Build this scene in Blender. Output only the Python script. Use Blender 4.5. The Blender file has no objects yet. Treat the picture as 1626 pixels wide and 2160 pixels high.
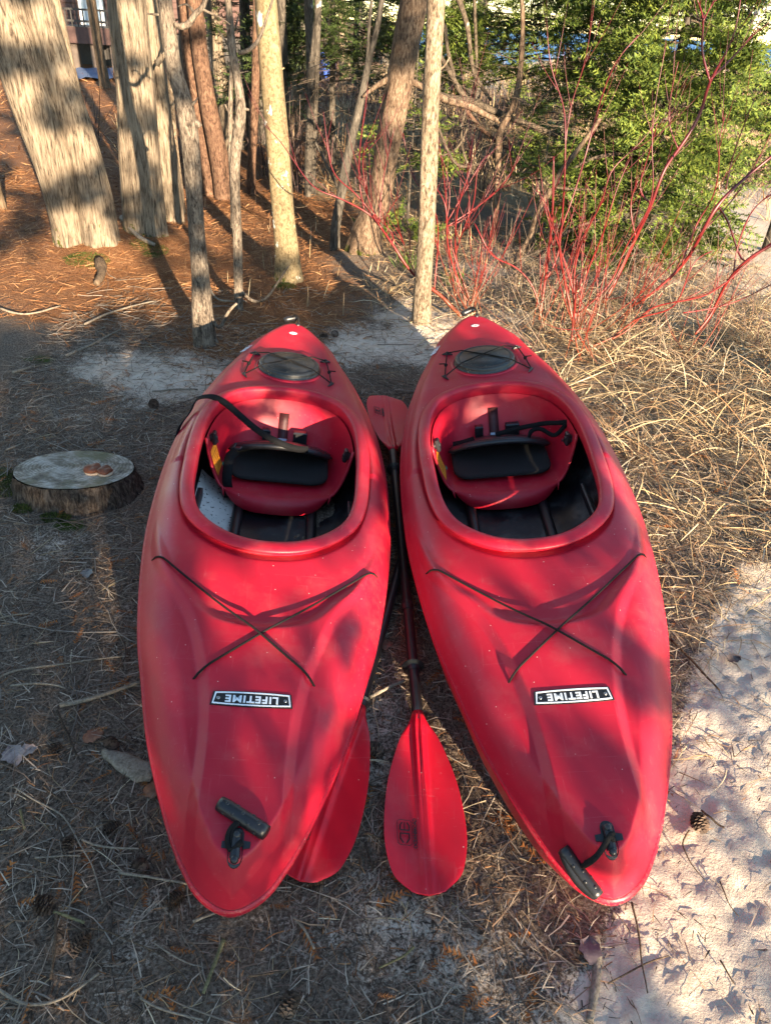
import bpy, math, random
import numpy as np
from mathutils import Vector, Matrix

SC = bpy.context.scene
COL = SC.collection
rng = np.random.default_rng(7)
random.seed(7)

# ------------------------------------------------------------------ camera
F_PX, PITCH, ROLL, CAM_H = 1565.28, math.radians(33.453), math.radians(3.469), 1.6887
PW, PH = 1626.0, 2160.0
_f = np.array([0, math.cos(PITCH), -math.sin(PITCH)])
_r0 = np.array([1.0, 0, 0])
_u0 = np.cross(_r0, _f)
CR = math.cos(ROLL) * _r0 + math.sin(ROLL) * _u0
CU = -math.sin(ROLL) * _r0 + math.cos(ROLL) * _u0
CF = _f
CAMP = np.array([0, 0, CAM_H])
cam = bpy.data.cameras.new('camera')
cam_o = bpy.data.objects.new('camera', cam)
COL.objects.link(cam_o)
M = Matrix.Identity(4)
for i in range(3):
    M[i][0] = CR[i]; M[i][1] = CU[i]; M[i][2] = -CF[i]; M[i][3] = CAMP[i]
cam_o.matrix_world = M
cam.sensor_fit = 'VERTICAL'
cam.sensor_height = 36
cam.lens = 36 * F_PX / PH
cam.clip_start = 0.05
cam.clip_end = 4000
SC.camera = cam_o

# ------------------------------------------------------------------ light
SUN_EL, SUN_AZ = math.radians(11.0), (0.42, -0.90)      # horizontal direction towards the sun
_h = math.hypot(*SUN_AZ)
SUN = np.array([SUN_AZ[0] / _h * math.cos(SUN_EL), SUN_AZ[1] / _h * math.cos(SUN_EL), math.sin(SUN_EL)])
sl = bpy.data.lights.new('sun', 'SUN')
sl.energy = 5.0
sl.angle = math.radians(0.5)
sl.color = (1.0, 0.80, 0.56)
so = bpy.data.objects.new('sun', sl)
COL.objects.link(so)
so.rotation_euler = Vector(SUN).to_track_quat('Z', 'Y').to_euler()
so.location = (4, -8, 8)
w = bpy.data.worlds.new('World')
SC.world = w
w.use_nodes = True
nt = w.node_tree
nt.nodes.clear()
sky = nt.nodes.new('ShaderNodeTexSky')
sky.sky_type = 'NISHITA'
sky.sun_disc = False
sky.sun_elevation = SUN_EL
sky.sun_rotation = math.atan2(SUN[0], SUN[1])
sky.air_density = 1.0
sky.dust_density = 0.0
sky.ozone_density = 1.3
bg = nt.nodes.new('ShaderNodeBackground')
bg.inputs['Strength'].default_value = 0.10
wo = nt.nodes.new('ShaderNodeOutputWorld')
nt.links.new(sky.outputs[0], bg.inputs[0])
nt.links.new(bg.outputs[0], wo.inputs[0])
SC.view_settings.view_transform = 'Standard'
SC.view_settings.look = 'None'
SC.view_settings.gamma = 1.0
SC.view_settings.use_curve_mapping = False
SC.view_settings.exposure = 2.5
SC.render.engine = 'CYCLES'
SC.cycles.max_bounces = 6

# ------------------------------------------------------------------ helpers
def ray(px, py):
    return CR * (px - PW / 2) / F_PX - CU * (py - PH / 2) / F_PX + CF
def at(px, py, y):
    """the world point y metres in front that the photograph shows at (px, py)"""
    d = ray(px, py)
    return CAMP + d * (y / d[1])
def onz(px, py, z=0.0):
    d = ray(px, py)
    return CAMP + d * ((z - CAM_H) / d[2])
def depth(P):
    return float((np.asarray(P) - CAMP) @ CF)
def smooth(t):
    t = np.clip(t, 0, 1)
    return t * t * (3 - 2 * t)
def spline(xs, ys):
    xs = np.asarray(xs, float); ys = np.asarray(ys, float)
    n = len(xs); h = np.diff(xs); A = np.eye(n); b = np.zeros(n)
    for i in range(1, n - 1):
        A[i, i - 1] = h[i - 1]; A[i, i] = 2 * (h[i - 1] + h[i]); A[i, i + 1] = h[i]
        b[i] = 6 * ((ys[i + 1] - ys[i]) / h[i] - (ys[i] - ys[i - 1]) / h[i - 1])
    m = np.linalg.solve(A, b)
    def fn(x):
        x = np.clip(np.asarray(x, float), xs[0], xs[-1])
        i = np.clip(np.searchsorted(xs, x, side='right') - 1, 0, n - 2)
        a = (xs[i + 1] - x) / h[i]; c = (x - xs[i]) / h[i]
        return a * ys[i] + c * ys[i + 1] + ((a ** 3 - a) * m[i] + (c ** 3 - c) * m[i + 1]) * h[i] ** 2 / 6
    return fn
def curve_pts(pts, n):
    """smooth curve of n points through pts (any dimension)"""
    pts = np.asarray(pts, float)
    t = np.r_[0, np.cumsum(np.linalg.norm(np.diff(pts, axis=0), axis=1) ** 0.5 + 1e-9)]
    if len(pts) == 2:
        q = np.linspace(0, 1, n)[:, None]
        return pts[0] * (1 - q) + pts[1] * q
    T = np.linspace(0, t[-1], n)
    return np.stack([spline(t, pts[:, k])(T) for k in range(pts.shape[1])], 1)
_perm = np.random.default_rng(3).random((256, 256))
def vnoise(x, y):
    x = np.asarray(x, float); y = np.asarray(y, float)
    xi = np.floor(x).astype(int); yi = np.floor(y).astype(int)
    fx = smooth(x - xi); fy = smooth(y - yi)
    g = lambda a, b: _perm[a & 255, b & 255]
    return (g(xi, yi) * (1 - fx) + g(xi + 1, yi) * fx) * (1 - fy) + (g(xi, yi + 1) * (1 - fx) + g(xi + 1, yi + 1) * fx) * fy
def fbm(x, y, o=4):
    s = 0; a = 1; n = 0
    for i in range(o):
        s = s + a * vnoise(x * 2 ** i + 17.3 * i, y * 2 ** i + 5.1 * i); n += a; a *= 0.5
    return s / n

def mesh(name, V, Fc, mat=None, smooth_=True):
    """mesh from vertex array and a list / array of faces (arrays are fast)"""
    me = bpy.data.meshes.new(name)
    V = np.asarray(V, np.float32)
    if isinstance(Fc, np.ndarray):
        k = Fc.shape[1]; n = len(Fc)
        me.vertices.add(len(V)); me.vertices.foreach_set('co', V.ravel())
        me.loops.add(n * k); me.loops.foreach_set('vertex_index', Fc.astype(np.int32).ravel())
        me.polygons.add(n)
        me.polygons.foreach_set('loop_start', np.arange(0, n * k, k, dtype=np.int32))
        me.update(calc_edges=True)
    else:
        me.from_pydata(V.tolist(), [], Fc)
    me.polygons.foreach_set('use_smooth', np.full(len(me.polygons), smooth_, bool))
    if mat is not None:
        for m in (mat if isinstance(mat, (list, tuple)) else [mat]):
            me.materials.append(m)
    me.update()
    return me
def link(name, me, parent=None):
    o = bpy.data.objects.new(name, me)
    COL.objects.link(o)
    if parent is not None:
        o.parent = parent
    return o
def obj(name, V, Fc, mat=None, parent=None, smooth_=True):
    return link(name, mesh(name, V, Fc, mat, smooth_), parent)
def tag(o, label=None, cat=None, group=None, kind=None):
    if label: o['label'] = label
    if cat: o['category'] = cat
    if group: o['group'] = group
    if kind: o['kind'] = kind
    return o
def empty(name, loc=(0, 0, 0), rot=None):
    o = bpy.data.objects.new(name, None)
    o.empty_display_size = 0.1
    COL.objects.link(o)
    o.location = loc
    if rot is not None: o.rotation_euler = rot
    return o
class MB:
    """collects pieces into one mesh"""
    def __init__(s): s.v = []; s.f = []; s.n = 0
    def add(s, V, Fc):
        V = np.asarray(V, float)
        s.v.append(V)
        s.f += [tuple(int(i) + s.n for i in f) for f in Fc]
        s.n += len(V)
        return s
    def mesh(s, name, mat, smooth_=True):
        return mesh(name, np.concatenate(s.v), s.f, mat, smooth_)
    def obj(s, name, mat, parent=None, smooth_=True):
        return link(name, s.mesh(name, mat, smooth_), parent)
def grid_faces(nu, nv, close_u=False):
    """faces of an (nv rows, nu columns) grid"""
    i = np.arange(nv - 1)[:, None]; j = np.arange(nu if close_u else nu - 1)[None, :]
    a = i * nu + j; b = i * nu + (j + 1) % nu
    return np.stack([a, b, b + nu, a + nu], -1).reshape(-1, 4)
def frames(P):
    P = np.asarray(P, float)
    T = np.gradient(P, axis=0)
    T /= np.linalg.norm(T, axis=1)[:, None] + 1e-12
    ref = np.array([0, 0, 1.0]) if abs(T[0, 2]) < 0.9 else np.array([1.0, 0, 0])
    N = np.zeros_like(P); B = np.zeros_like(P)
    n = np.cross(T[0], ref); n /= np.linalg.norm(n)
    for i in range(len(P)):
        n = n - T[i] * (n @ T[i]); n /= np.linalg.norm(n) + 1e-12
        N[i] = n; B[i] = np.cross(T[i], n)
    return T, N, B
def tube(P, R, k=8, cap=True, sx=1.0, sy=1.0, mod=None):
    P = np.asarray(P, float); n = len(P)
    R = np.broadcast_to(np.asarray(R, float), (n,))
    T, N, B = frames(P)
    a = np.arange(k) / k * 2 * math.pi
    rad = R[:, None] * np.ones(k)[None, :]
    if mod is not None: rad = rad * mod
    V = P[:, None, :] + rad[..., None] * (np.cos(a)[None, :, None] * N[:, None, :] * sx + np.sin(a)[None, :, None] * B[:, None, :] * sy)
    V = V.reshape(-1, 3)
    Fc = [tuple(int(x) for x in f) for f in grid_faces(k, n, True)]
    if cap:
        Fc.append(tuple(range(k - 1, -1, -1))); Fc.append(tuple(range((n - 1) * k, n * k)))
    return V, Fc
def lathe(prof, k=24, c=(0, 0, 0)):
    prof = np.asarray(prof, float); a = np.arange(k) / k * 2 * math.pi
    V = np.stack([prof[:, None, 0] * np.cos(a), prof[:, None, 0] * np.sin(a), prof[:, None, 1] + 0 * a], -1).reshape(-1, 3) + np.asarray(c)
    Fc = [tuple(int(x) for x in f) for f in grid_faces(k, len(prof), True)]
    if prof[0, 0] > 1e-6: Fc.append(tuple(range(k - 1, -1, -1)))
    if prof[-1, 0] > 1e-6: Fc.append(tuple(range((len(prof) - 1) * k, len(prof) * k)))
    return V, Fc
def rough_ball(c, r, sc=(1, 1, 1), n=8, amp=0.2, seed=0):
    q = np.random.default_rng(seed)
    th = np.linspace(0, math.pi, n); ph = np.arange(2 * n) / (2 * n) * 2 * math.pi
    rr = 1 + amp * (q.random((n, 2 * n)) - 0.5); rr[0] = rr[0, 0]; rr[-1] = rr[-1, 0]
    V = np.stack([np.sin(th)[:, None] * np.cos(ph) * rr, np.sin(th)[:, None] * np.sin(ph) * rr, np.cos(th)[:, None] * rr], -1) * r * np.array(sc)
    return V.reshape(-1, 3) + np.asarray(c), [tuple(int(x) for x in f) for f in grid_faces(2 * n, n, True)]
def ribbons(P, az, L, Wd, lift=0.2, curl=0.3, seg=3, q=rng, droop=0.0, side=0.0):
    """many curved flat blades as one vertex / face array pair"""
    n = len(P); t = np.linspace(0, 1, seg + 1)
    P = np.asarray(P, float); az = np.asarray(az)[:, None]; L = np.broadcast_to(L, n)[:, None]; Wd = np.broadcast_to(Wd, n)[:, None]
    lift = np.broadcast_to(lift, n)[:, None]; curl = np.broadcast_to(curl, n)[:, None]; droop = np.broadcast_to(droop, n)[:, None]
    a = az + curl * t
    dl = L / seg
    ca, sa = np.cos(a), np.sin(a)
    el = lift - droop * t
    dx = np.concatenate([np.zeros((n, 1)), np.cumsum((ca * np.cos(el))[:, :-1] * dl, 1)], 1)
    dy = np.concatenate([np.zeros((n, 1)), np.cumsum((sa * np.cos(el))[:, :-1] * dl, 1)], 1)
    dz = np.concatenate([np.zeros((n, 1)), np.cumsum(np.sin(el)[:, :-1] * dl, 1)], 1)
    C = np.stack([P[:, 0:1] + dx, P[:, 1:2] + dy, P[:, 2:3] + dz], -1)
    tw = (q.random((n, 1)) - 0.5) * 1.6
    wv = Wd * (1 - 0.75 * t ** 2)
    off = np.stack([-sa * np.cos(tw), ca * np.cos(tw), np.sin(tw) * np.ones_like(sa)], -1) * wv[..., None] * 0.5
    V = np.stack([C - off, C + off], 2).reshape(-1, 3)
    base = (np.arange(n) * (seg + 1) * 2)[:, None]
    j = np.arange(seg)[None, :] * 2
    Fc = np.stack([base + j, base + j + 1, base + j + 3, base + j + 2], -1).reshape(-1, 4)
    return V, Fc

# ------------------------------------------------------------------ materials
def newmat(name):
    m = bpy.data.materials.new(name)
    m.use_nodes = True
    return m, m.node_tree.nodes, m.node_tree.links, m.node_tree.nodes['Principled BSDF']
def ramp(n, l, src, stops, interp='LINEAR'):
    r = n.new('ShaderNodeValToRGB')
    r.color_ramp.interpolation = interp
    els = r.color_ramp.elements
    while len(els) < len(stops): els.new(0.5)
    for e, (p, c) in zip(els, stops):
        e.position = p
        e.color = c if len(c) == 4 else (*c, 1)
    l.new(src, r.inputs[0])
    return r.outputs[0]
def noise(n, l, scale, detail=4, rough=0.55, vec=None, dist=0.0):
    x = n.new('ShaderNodeTexNoise')
    x.inputs['Scale'].default_value = scale; x.inputs['Detail'].default_value = detail
    x.inputs['Roughness'].default_value = rough; x.inputs['Distortion'].default_value = dist
    if vec is not None: l.new(vec, x.inputs['Vector'])
    return x.outputs['Fac']
def objvec(n, l, scale=(1, 1, 1), rot=(0, 0, 0)):
    tc = n.new('ShaderNodeTexCoord'); mp = n.new('ShaderNodeMapping')
    mp.inputs['Scale'].default_value = scale; mp.inputs['Rotation'].default_value = rot
    l.new(tc.outputs['Object'], mp.inputs['Vector'])
    return mp.outputs[0]
def mixc(n, l, fac, a, b, mode='MIX'):
    x = n.new('ShaderNodeMix'); x.data_type = 'RGBA'; x.blend_type = mode
    for sock, val in ((x.inputs['Factor'], fac), (x.inputs[6], a), (x.inputs[7], b)):
        if hasattr(val, 'is_linked') or hasattr(val, 'links'): l.new(val, sock)
        elif isinstance(val, (int, float)): sock.default_value = val
        else: sock.default_value = (*val, 1) if len(val) == 3 else val
    return x.outputs[2]
def mth(n, l, op, a, b=None, clamp=False):
    x = n.new('ShaderNodeMath'); x.operation = op; x.use_clamp = clamp
    for i, v in enumerate((a, b)):
        if v is None: continue
        if isinstance(v, (int, float)): x.inputs[i].default_value = v
        else: l.new(v, x.inputs[i])
    return x.outputs[0]
def bump(n, l, h, strength=0.3, dist=0.01, prev=None):
    b = n.new('ShaderNodeBump')
    b.inputs['Strength'].default_value = strength; b.inputs['Distance'].default_value = dist
    l.new(h, b.inputs['Height'])
    if prev is not None: l.new(prev, b.inputs['Normal'])
    return b.outputs[0]
def plain(name, col, rough=0.6, var=0.25, scale=30, bmp=0.0, spec=0.5, metal=0.0, coord=None):
    """one base colour with grain and slight relief"""
    m, n, l, p = newmat(name)
    v = objvec(n, l, coord or (1, 1, 1))
    f = noise(n, l, scale, 5, 0.6, v)
    c = np.array(col)
    l.new(ramp(n, l, f, [(0.25, tuple(c * (1 - var))), (0.75, tuple(np.clip(c * (1 + var), 0, 1)))]), p.inputs['Base Color'])
    p.inputs['Roughness'].default_value = rough
    p.inputs['Specular IOR Level'].default_value = spec
    p.inputs['Metallic'].default_value = metal
    if bmp: l.new(bump(n, l, f, bmp, 0.004), p.inputs['Normal'])
    return m
def random_plain(name, cols, rough=0.75):
    """colour picked per mesh island, for litter and grass"""
    m, n, l, p = newmat(name)
    g = n.new('ShaderNodeNewGeometry')
    l.new(ramp(n, l, g.outputs['Random Per Island'], [(i / max(1, len(cols) - 1), c) for i, c in enumerate(cols)]), p.inputs['Base Color'])
    p.inputs['Roughness'].default_value = rough
    p.inputs['Specular IOR Level'].default_value = 0.25
    return m
def red_plastic(name, col=(0.43, 0.008, 0.026), rough=0.40, grit=False):
    m, n, l, p = newmat(name)
    v = objvec(n, l)
    f = noise(n, l, 3.0, 4, 0.6, v)
    c = np.array(col)
    base = ramp(n, l, f, [(0.3, tuple(c * 0.86)), (0.75, tuple(c * 1.08))])
    dust = ramp(n, l, noise(n, l, 7.0, 6, 0.7, v), [(0.5, (0, 0, 0)), (0.85, (0.22, 0.22, 0.22))])
    base = mixc(n, l, dust, base, (0.42, 0.20, 0.17))
    sv = objvec(n, l, (22, 0.8, 22), (0, 0, 0.9))
    s1 = ramp(n, l, noise(n, l, 6, 2, 0.5, sv, 0.6), [(0.685, (0, 0, 0)), (0.705, (0.14, 0.14, 0.14)), (0.725, (0, 0, 0))])
    sv2 = objvec(n, l, (0.9, 24, 22), (0, 0, -0.55))
    s2 = ramp(n, l, noise(n, l, 5, 2, 0.5, sv2, 0.5), [(0.69, (0, 0, 0)), (0.71, (0.12, 0.12, 0.12)), (0.78, (0, 0, 0))])
    sc = mth(n, l, 'ADD', s1, s2)
    base = mixc(n, l, sc, base, (0.62, 0.26, 0.26))
    vo = n.new('ShaderNodeTexVoronoi'); vo.inputs['Scale'].default_value = 38; l.new(v, vo.inputs['Vector'])
    sp = ramp(n, l, vo.outputs['Distance'], [(0.03, (1, 1, 1)), (0.075, (0, 0, 0))])
    pick = ramp(n, l, vo.outputs['Color'], [(0.64, (0, 0, 0)), (0.66, (0.9, 0.9, 0.9))])
    base = mixc(n, l, mth(n, l, 'MULTIPLY', sp, pick), base, (0.75, 0.58, 0.48))
    tcz = n.new('ShaderNodeTexCoord'); sz = n.new('ShaderNodeSeparateXYZ'); l.new(tcz.outputs['Object'], sz.inputs[0])
    low = ramp(n, l, mth(n, l, 'ADD', sz.outputs[2], mth(n, l, 'MULTIPLY', noise(n, l, 5, 3, .6, v), .12)), [(.13, (1, 1, 1)), (.25, (0, 0, 0))])
    gsp = ramp(n, l, noise(n, l, 160, 4, .7, v), [(.54, (0, 0, 0)), (.60, (.8, .8, .8))])
    if grit: base = mixc(n, l, mth(n, l, 'MULTIPLY', low, gsp), base, (.38, .27, .20))
    l.new(base, p.inputs['Base Color'])
    l.new(ramp(n, l, f, [(0.3, (rough - 0.05,) * 3), (0.7, (rough + 0.1,) * 3)]), p.inputs['Roughness'])
    p.inputs['Specular IOR Level'].default_value = 0.38
    g = noise(n, l, 900, 2, 0.5, v)
    b1 = bump(n, l, g, 0.09, 0.001)
    l.new(bump(n, l, noise(n, l, 9, 3, 0.5, v), 0.05, 0.01, b1), p.inputs['Normal'])
    return m
MAT = {}
MAT['red'] = red_plastic('red_plastic')
MAT['hull'] = red_plastic('red_plastic_gritty', grit=True)
MAT['blade'] = red_plastic('paddle_red', (0.55, 0.006, 0.022), 0.32)
MAT['black'] = plain('black_plastic', (0.012, 0.012, 0.014), 0.38, 0.3, 25, 0.1)
MAT['black_rough'] = plain('black_foam', (0.010, 0.010, 0.010), 0.9, 0.6, 260, 0.9)
MAT['web'] = plain('black_webbing', (0.007, 0.007, 0.008), 0.85, 0.4, 220, 0.5, 0.15)
MAT['cord'] = plain('black_cord', (0.009, 0.008, 0.008), 0.85, 0.5, 400, 0.6, 0.2)
MAT['liner'] = plain('dark_liner', (0.012, 0.010, 0.011), 0.42, 0.5, 14, 0.15)
MAT['metal'] = plain('screw_metal', (0.25, 0.25, 0.26), 0.3, 0.2, 80, 0, 0.5, 0.9)
MAT['white'] = plain('white_print', (0.72, 0.76, 0.80), 0.5, 0.08, 60)
MAT['ink'] = plain('black_print', (0.02, 0.012, 0.014), 0.6, 0.3, 200)
MAT['orange'] = plain('orange_label', (0.85, 0.30, 0.02), 0.5, 0.08, 40)
MAT['green_dot'] = plain('green_sticker', (0.02, 0.28, 0.22), 0.5, 0.1, 40)
def hatch_mat():
    m, n, l, p = newmat('hatch_black')
    v = objvec(n, l)
    f = noise(n, l, 26, 5, 0.7, v)
    base = ramp(n, l, f, [(0.35, (0.012, 0.013, 0.014)), (0.8, (0.05, 0.048, 0.042))])
    vo = n.new('ShaderNodeTexVoronoi'); vo.inputs['Scale'].default_value = 110; l.new(v, vo.inputs['Vector'])
    sp = ramp(n, l, vo.outputs['Distance'], [(0.12, (1, 1, 1)), (0.26, (0, 0, 0))])
    pk = ramp(n, l, noise(n, l, 16, 3, 0.6, v), [(0.5, (0, 0, 0)), (0.6, (0.9, 0.9, 0.9))])
    l.new(mixc(n, l, mth(n, l, 'MULTIPLY', sp, pk), base, (0.34, 0.28, 0.18)), p.inputs['Base Color'])
    l.new(ramp(n, l, f, [(0.3, (0.3,) * 3), (0.7, (0.5,) * 3)]), p.inputs['Roughness'])
    l.new(bump(n, l, noise(n, l, 300, 3, 0.6, v), 0.2, 0.002), p.inputs['Normal'])
    return m
MAT['hatch'] = hatch_mat()

# ------------------------------------------------------------------ ground
def bankh(x):
    return 0.42 + 0.62 * smooth((np.asarray(x, float) - 0.5) / 5.0)
def gz(x, y):
    x = np.asarray(x, float); y = np.asarray(y, float)
    z = 0.05 * (fbm(x * .5, y * .5, 3) - .5) * smooth((y - 4.5) / 3) 
    # needle covered rise on the left, dune scarp behind the shrubs on the right
    z = z + 0.10 * smooth((-x - 1.4) / 2.5) * smooth((y - 3.4) / 3) + 0.30 * smooth((y - 9) / 9) * smooth((-x + 1.0) / 3)
    edge = 11.6 + 0.9 * (fbm(x * .6 + 9, x * .13, 3) - .5) + 0.12 * (x - 3)
    z = z + bankh(x) * (smooth((y - edge) / 1.5) * 0.8 + 0.2 * smooth((y - edge) / 6)) * smooth((x + 2.0) / 2.6)
    # small mound round each big trunk foot
    for cx, cy, h, r in ((-2.35, 6.05, .10, .55), (-2.1, 6.6, .08, .5), (-.30, 6.4, .08, .4), (-.82, 5.6, .03, .25), (.15, 4.85, .03, .2)):
        z = z + h * np.exp(-((x - cx) ** 2 + (y - cy) ** 2) / r ** 2)
    # land ends at the lake shore
    shore = 27 + 4 * (fbm(x * .05 + 3, y * 0, 2) - .5)
    z = z - 3.2 * smooth((y - shore) / 7) * smooth((x + 1.5) / 3.0)
    n1 = fbm(x * 7, y * 7, 3) - .5; n2 = fbm(x * 26 + 40, y * 26, 3) - .5
    near = np.clip(1.4 - np.hypot(x, y - 2.5) / 9, 0.25, 1)
    sd = sandf(x, y)
    n3 = fbm(x * 58 + 11, y * 58 + 70, 2) - .5
    z = z + near * (0.022 * n1 * (.6 + .3 * sd) + 0.012 * n2 * (.5 + .7 * sd) + .010 * n3 * (.4 + .8 * sd))
    dimp = smooth((vnoise(x * 9 + 80, y * 6 + 80) - .66) / .2)
    z = z - near * 0.004 * dimp * sd
    return z
def blob(x, y, cx, cy, rx, ry, ang=0.0):
    c, s = math.cos(ang), math.sin(ang); dx, dy = x - cx, y - cy
    return np.exp(-(((dx * c + dy * s) / rx) ** 2 + ((-dx * s + dy * c) / ry) ** 2))
def sandf(x, y):
    x = np.asarray(x, float); y = np.asarray(y, float)
    n = fbm(x * 2.2 + 11, y * 2.2 + 4, 4) - .5
    b = 1.25 * smooth((x - (.02 + .53 * y)) / .22) * smooth((2.5 - y) / .5) + .25 * smooth((x - (.42 * y)) / .3) * smooth((2.2 - y) / .6)
    b = b + 1.1 * blob(x, y, -1.25, 3.72, .62, .30, -.12) + 1.05 * blob(x, y, .02, 4.35, .42, .42) + .42 * blob(x, y, .35, .75, .55, .3) + .40 * blob(x, y, .2, 1.5, .3, .7)
    b = b + .8 * blob(x, y, .2, 5.0, .5, .4) + 1.3 * smooth((x - 2.55 - .06 * (y - 5)) / .7) * smooth((y - 4.4) / .8) * smooth((12.2 - y) / 1.5)
    b = b + .42 * smooth((x - .1) / .8) * smooth((y - 4.6) / .8) * smooth((9 - y) / 2) + .35 * blob(x, y, -1.2, 2.15, .7, .35) + .5 * blob(x, y, -1.75, .55, .4, .5)
    b = b + .8 * smooth((x - .5) / 1.5) * smooth((y - 16) / 3)
    return np.clip(b + 1.1 * n * (b > .03), 0, 1)
def orangef(x, y):
    x = np.asarray(x, float); y = np.asarray(y, float)
    n = fbm(x * 1.3 + 31, y * 1.3 + 8, 4) - .5
    b = smooth((y - 3.7 + .5 * (x + 1.5)) / 1.3) * smooth((-x - .05) / .9) * 1.1 + .35 * blob(x, y, 1.35, 3.0, .5, .9)
    return np.clip(b + n * 1.1 * (b > .05), 0, 1)
def strawf(x, y):
    x = np.asarray(x, float); y = np.asarray(y, float)
    n = fbm(x * 1.1 + 61, y * 1.1 + 18, 3) - .5
    b = smooth((x - .55) / .5) * smooth((y - 2.3) / .5) * smooth((5.8 - y) / 1) * .9 + smooth((y - 7.6) / 2.2) * smooth((x + 2.2) / 1.6) * .95
    return np.clip(b + n * (b > .05), 0, 1)
def mossf(x, y):
    return np.clip(1.2 * blob(x, y, -1.72, 2.62, .16, .12) + .9 * blob(x, y, -1.22, 2.33, .07, .05) + .6 * blob(x, y, -1.42, 2.42, .05, .04) + 1.2 * blob(x, y, -2.42, 5.62, .12, .06) + blob(x, y, -1.95, 5.9, .10, .06) + .9 * blob(x, y, -.86, 5.45, .1, .05) + .7 * blob(x, y, -2.0, 3.9, .12, .08), 0, 1)
def axis(lo, hi, a, b, fine, grow):
    """fine steps between a and b, growing outside"""
    c = list(np.arange(a, b + fine / 2, fine)); s = fine
    while c[-1] < hi: s *= grow; c.append(c[-1] + s)
    s = fine
    while c[0] > lo: s *= grow; c.insert(0, c[0] - s)
    return np.array(c)
GX = axis(-1500, 1500, -2.1, 2.3, .0145, 1.045)
GY = axis(-400, 2500, .35, 4.2, .0145, 1.040)
XX, YY = np.meshgrid(GX, GY)
ZZ = gz(np.clip(XX, -80, 80), np.clip(YY, -20, 90))
gv_ = np.stack([XX, YY, ZZ], -1).reshape(-1, 3)
def ground_mat():
    m, n, l, p = newmat('forest_floor')
    at_ = n.new('ShaderNodeAttribute'); at_.attribute_name = 'cover'
    sx = n.new('ShaderNodeSeparateColor'); l.new(at_.outputs['Color'], sx.inputs[0])
    geo = n.new('ShaderNodeNewGeometry'); v = geo.outputs['Position']
    fine = noise(n, l, 120, 6, .72, v); mid = noise(n, l, 22, 6, .7, v); big = noise(n, l, 3, 4, .6, v)
    mp = n.new('ShaderNodeMapping'); mp.inputs['Scale'].default_value = (60, 260, 60); mp.inputs['Rotation'].default_value = (0, 0, .6); l.new(v, mp.inputs[0])
    fib = noise(n, l, 1, 4, .7, mp.outputs[0], 1.2)
    lit = ramp(n, l, fine, [(.26, (.020, .015, .012)), (.44, (.09, .064, .046)), (.58, (.205, .155, .115)), (.76, (.36, .295, .235))])
    org = ramp(n, l, fine, [(.26, (.035, .014, .006)), (.44, (.13, .056, .025)), (.58, (.25, .12, .055)), (.76, (.37, .23, .13))])
    sand = ramp(n, l, mid, [(.2, (.40, .32, .25)), (.5, (.55, .455, .36)), (.8, (.65, .55, .445))])
    sand = mixc(n, l, ramp(n, l, fine, [(.60, (0, 0, 0)), (.72, (.55, .55, .55))]), sand, (.12, .09, .07))
    straw = ramp(n, l, fib, [(.25, (.06, .045, .03)), (.5, (.24, .18, .11)), (.75, (.42, .33, .20))])
    moss = ramp(n, l, fine, [(.3, (.015, .025, .006)), (.7, (.07, .10, .015))])
    def edge(src, amount=.7):
        q = mth(n, l, 'ADD', src, mth(n, l, 'MULTIPLY', mth(n, l, 'SUBTRACT', mid, .5), amount))
        q = mth(n, l, 'ADD', q, mth(n, l, 'MULTIPLY', mth(n, l, 'SUBTRACT', fine, .5), 1.1))
        return ramp(n, l, q, [(.36, (0, 0, 0)), (.62, (1, 1, 1))])
    c = mixc(n, l, edge(sx.outputs[1]), lit, org)
    al = n.new('ShaderNodeAttribute'); al.attribute_name = 'straw'
    ss = n.new('ShaderNodeSeparateColor'); l.new(al.outputs['Color'], ss.inputs[0])
    c = mixc(n, l, edge(ss.outputs[0]), c, straw)
    c = mixc(n, l, edge(sx.outputs[0]), c, sand)
    c = mixc(n, l, edge(sx.outputs[2]), c, moss)
    c = mixc(n, l, .35, c, ramp(n, l, big, [(.3, (.75, .72, .70)), (.7, (1.2, 1.2, 1.2))]), 'MULTIPLY')
    l.new(c, p.inputs['Base Color'])
    p.inputs['Roughness'].default_value = .95; p.inputs['Specular IOR Level'].default_value = .15
    b = bump(n, l, mid, .8, .012)
    l.new(bump(n, l, fine, .9, .006, b), p.inputs['Normal'])
    return m
gm = mesh('ground', gv_, grid_faces(len(GX), len(GY)), ground_mat())
ca = gm.color_attributes.new('cover', 'FLOAT_COLOR', 'POINT')
xf, yf = np.clip(XX.ravel(), -80, 80), np.clip(YY.ravel(), -20, 90)
ca.data.foreach_set('color', np.stack([sandf(xf, yf), orangef(xf, yf), mossf(xf, yf), np.ones(len(xf))], -1).astype(np.float32).ravel())
cb = gm.color_attributes.new('straw', 'FLOAT_COLOR', 'POINT')
sf = strawf(xf, yf)
cb.data.foreach_set('color', np.stack([sf, sf, sf, np.ones(len(xf))], -1).astype(np.float32).ravel())
tag(link('ground', gm), 'forest floor of needles, litter and pale sand', kind='structure')
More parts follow.
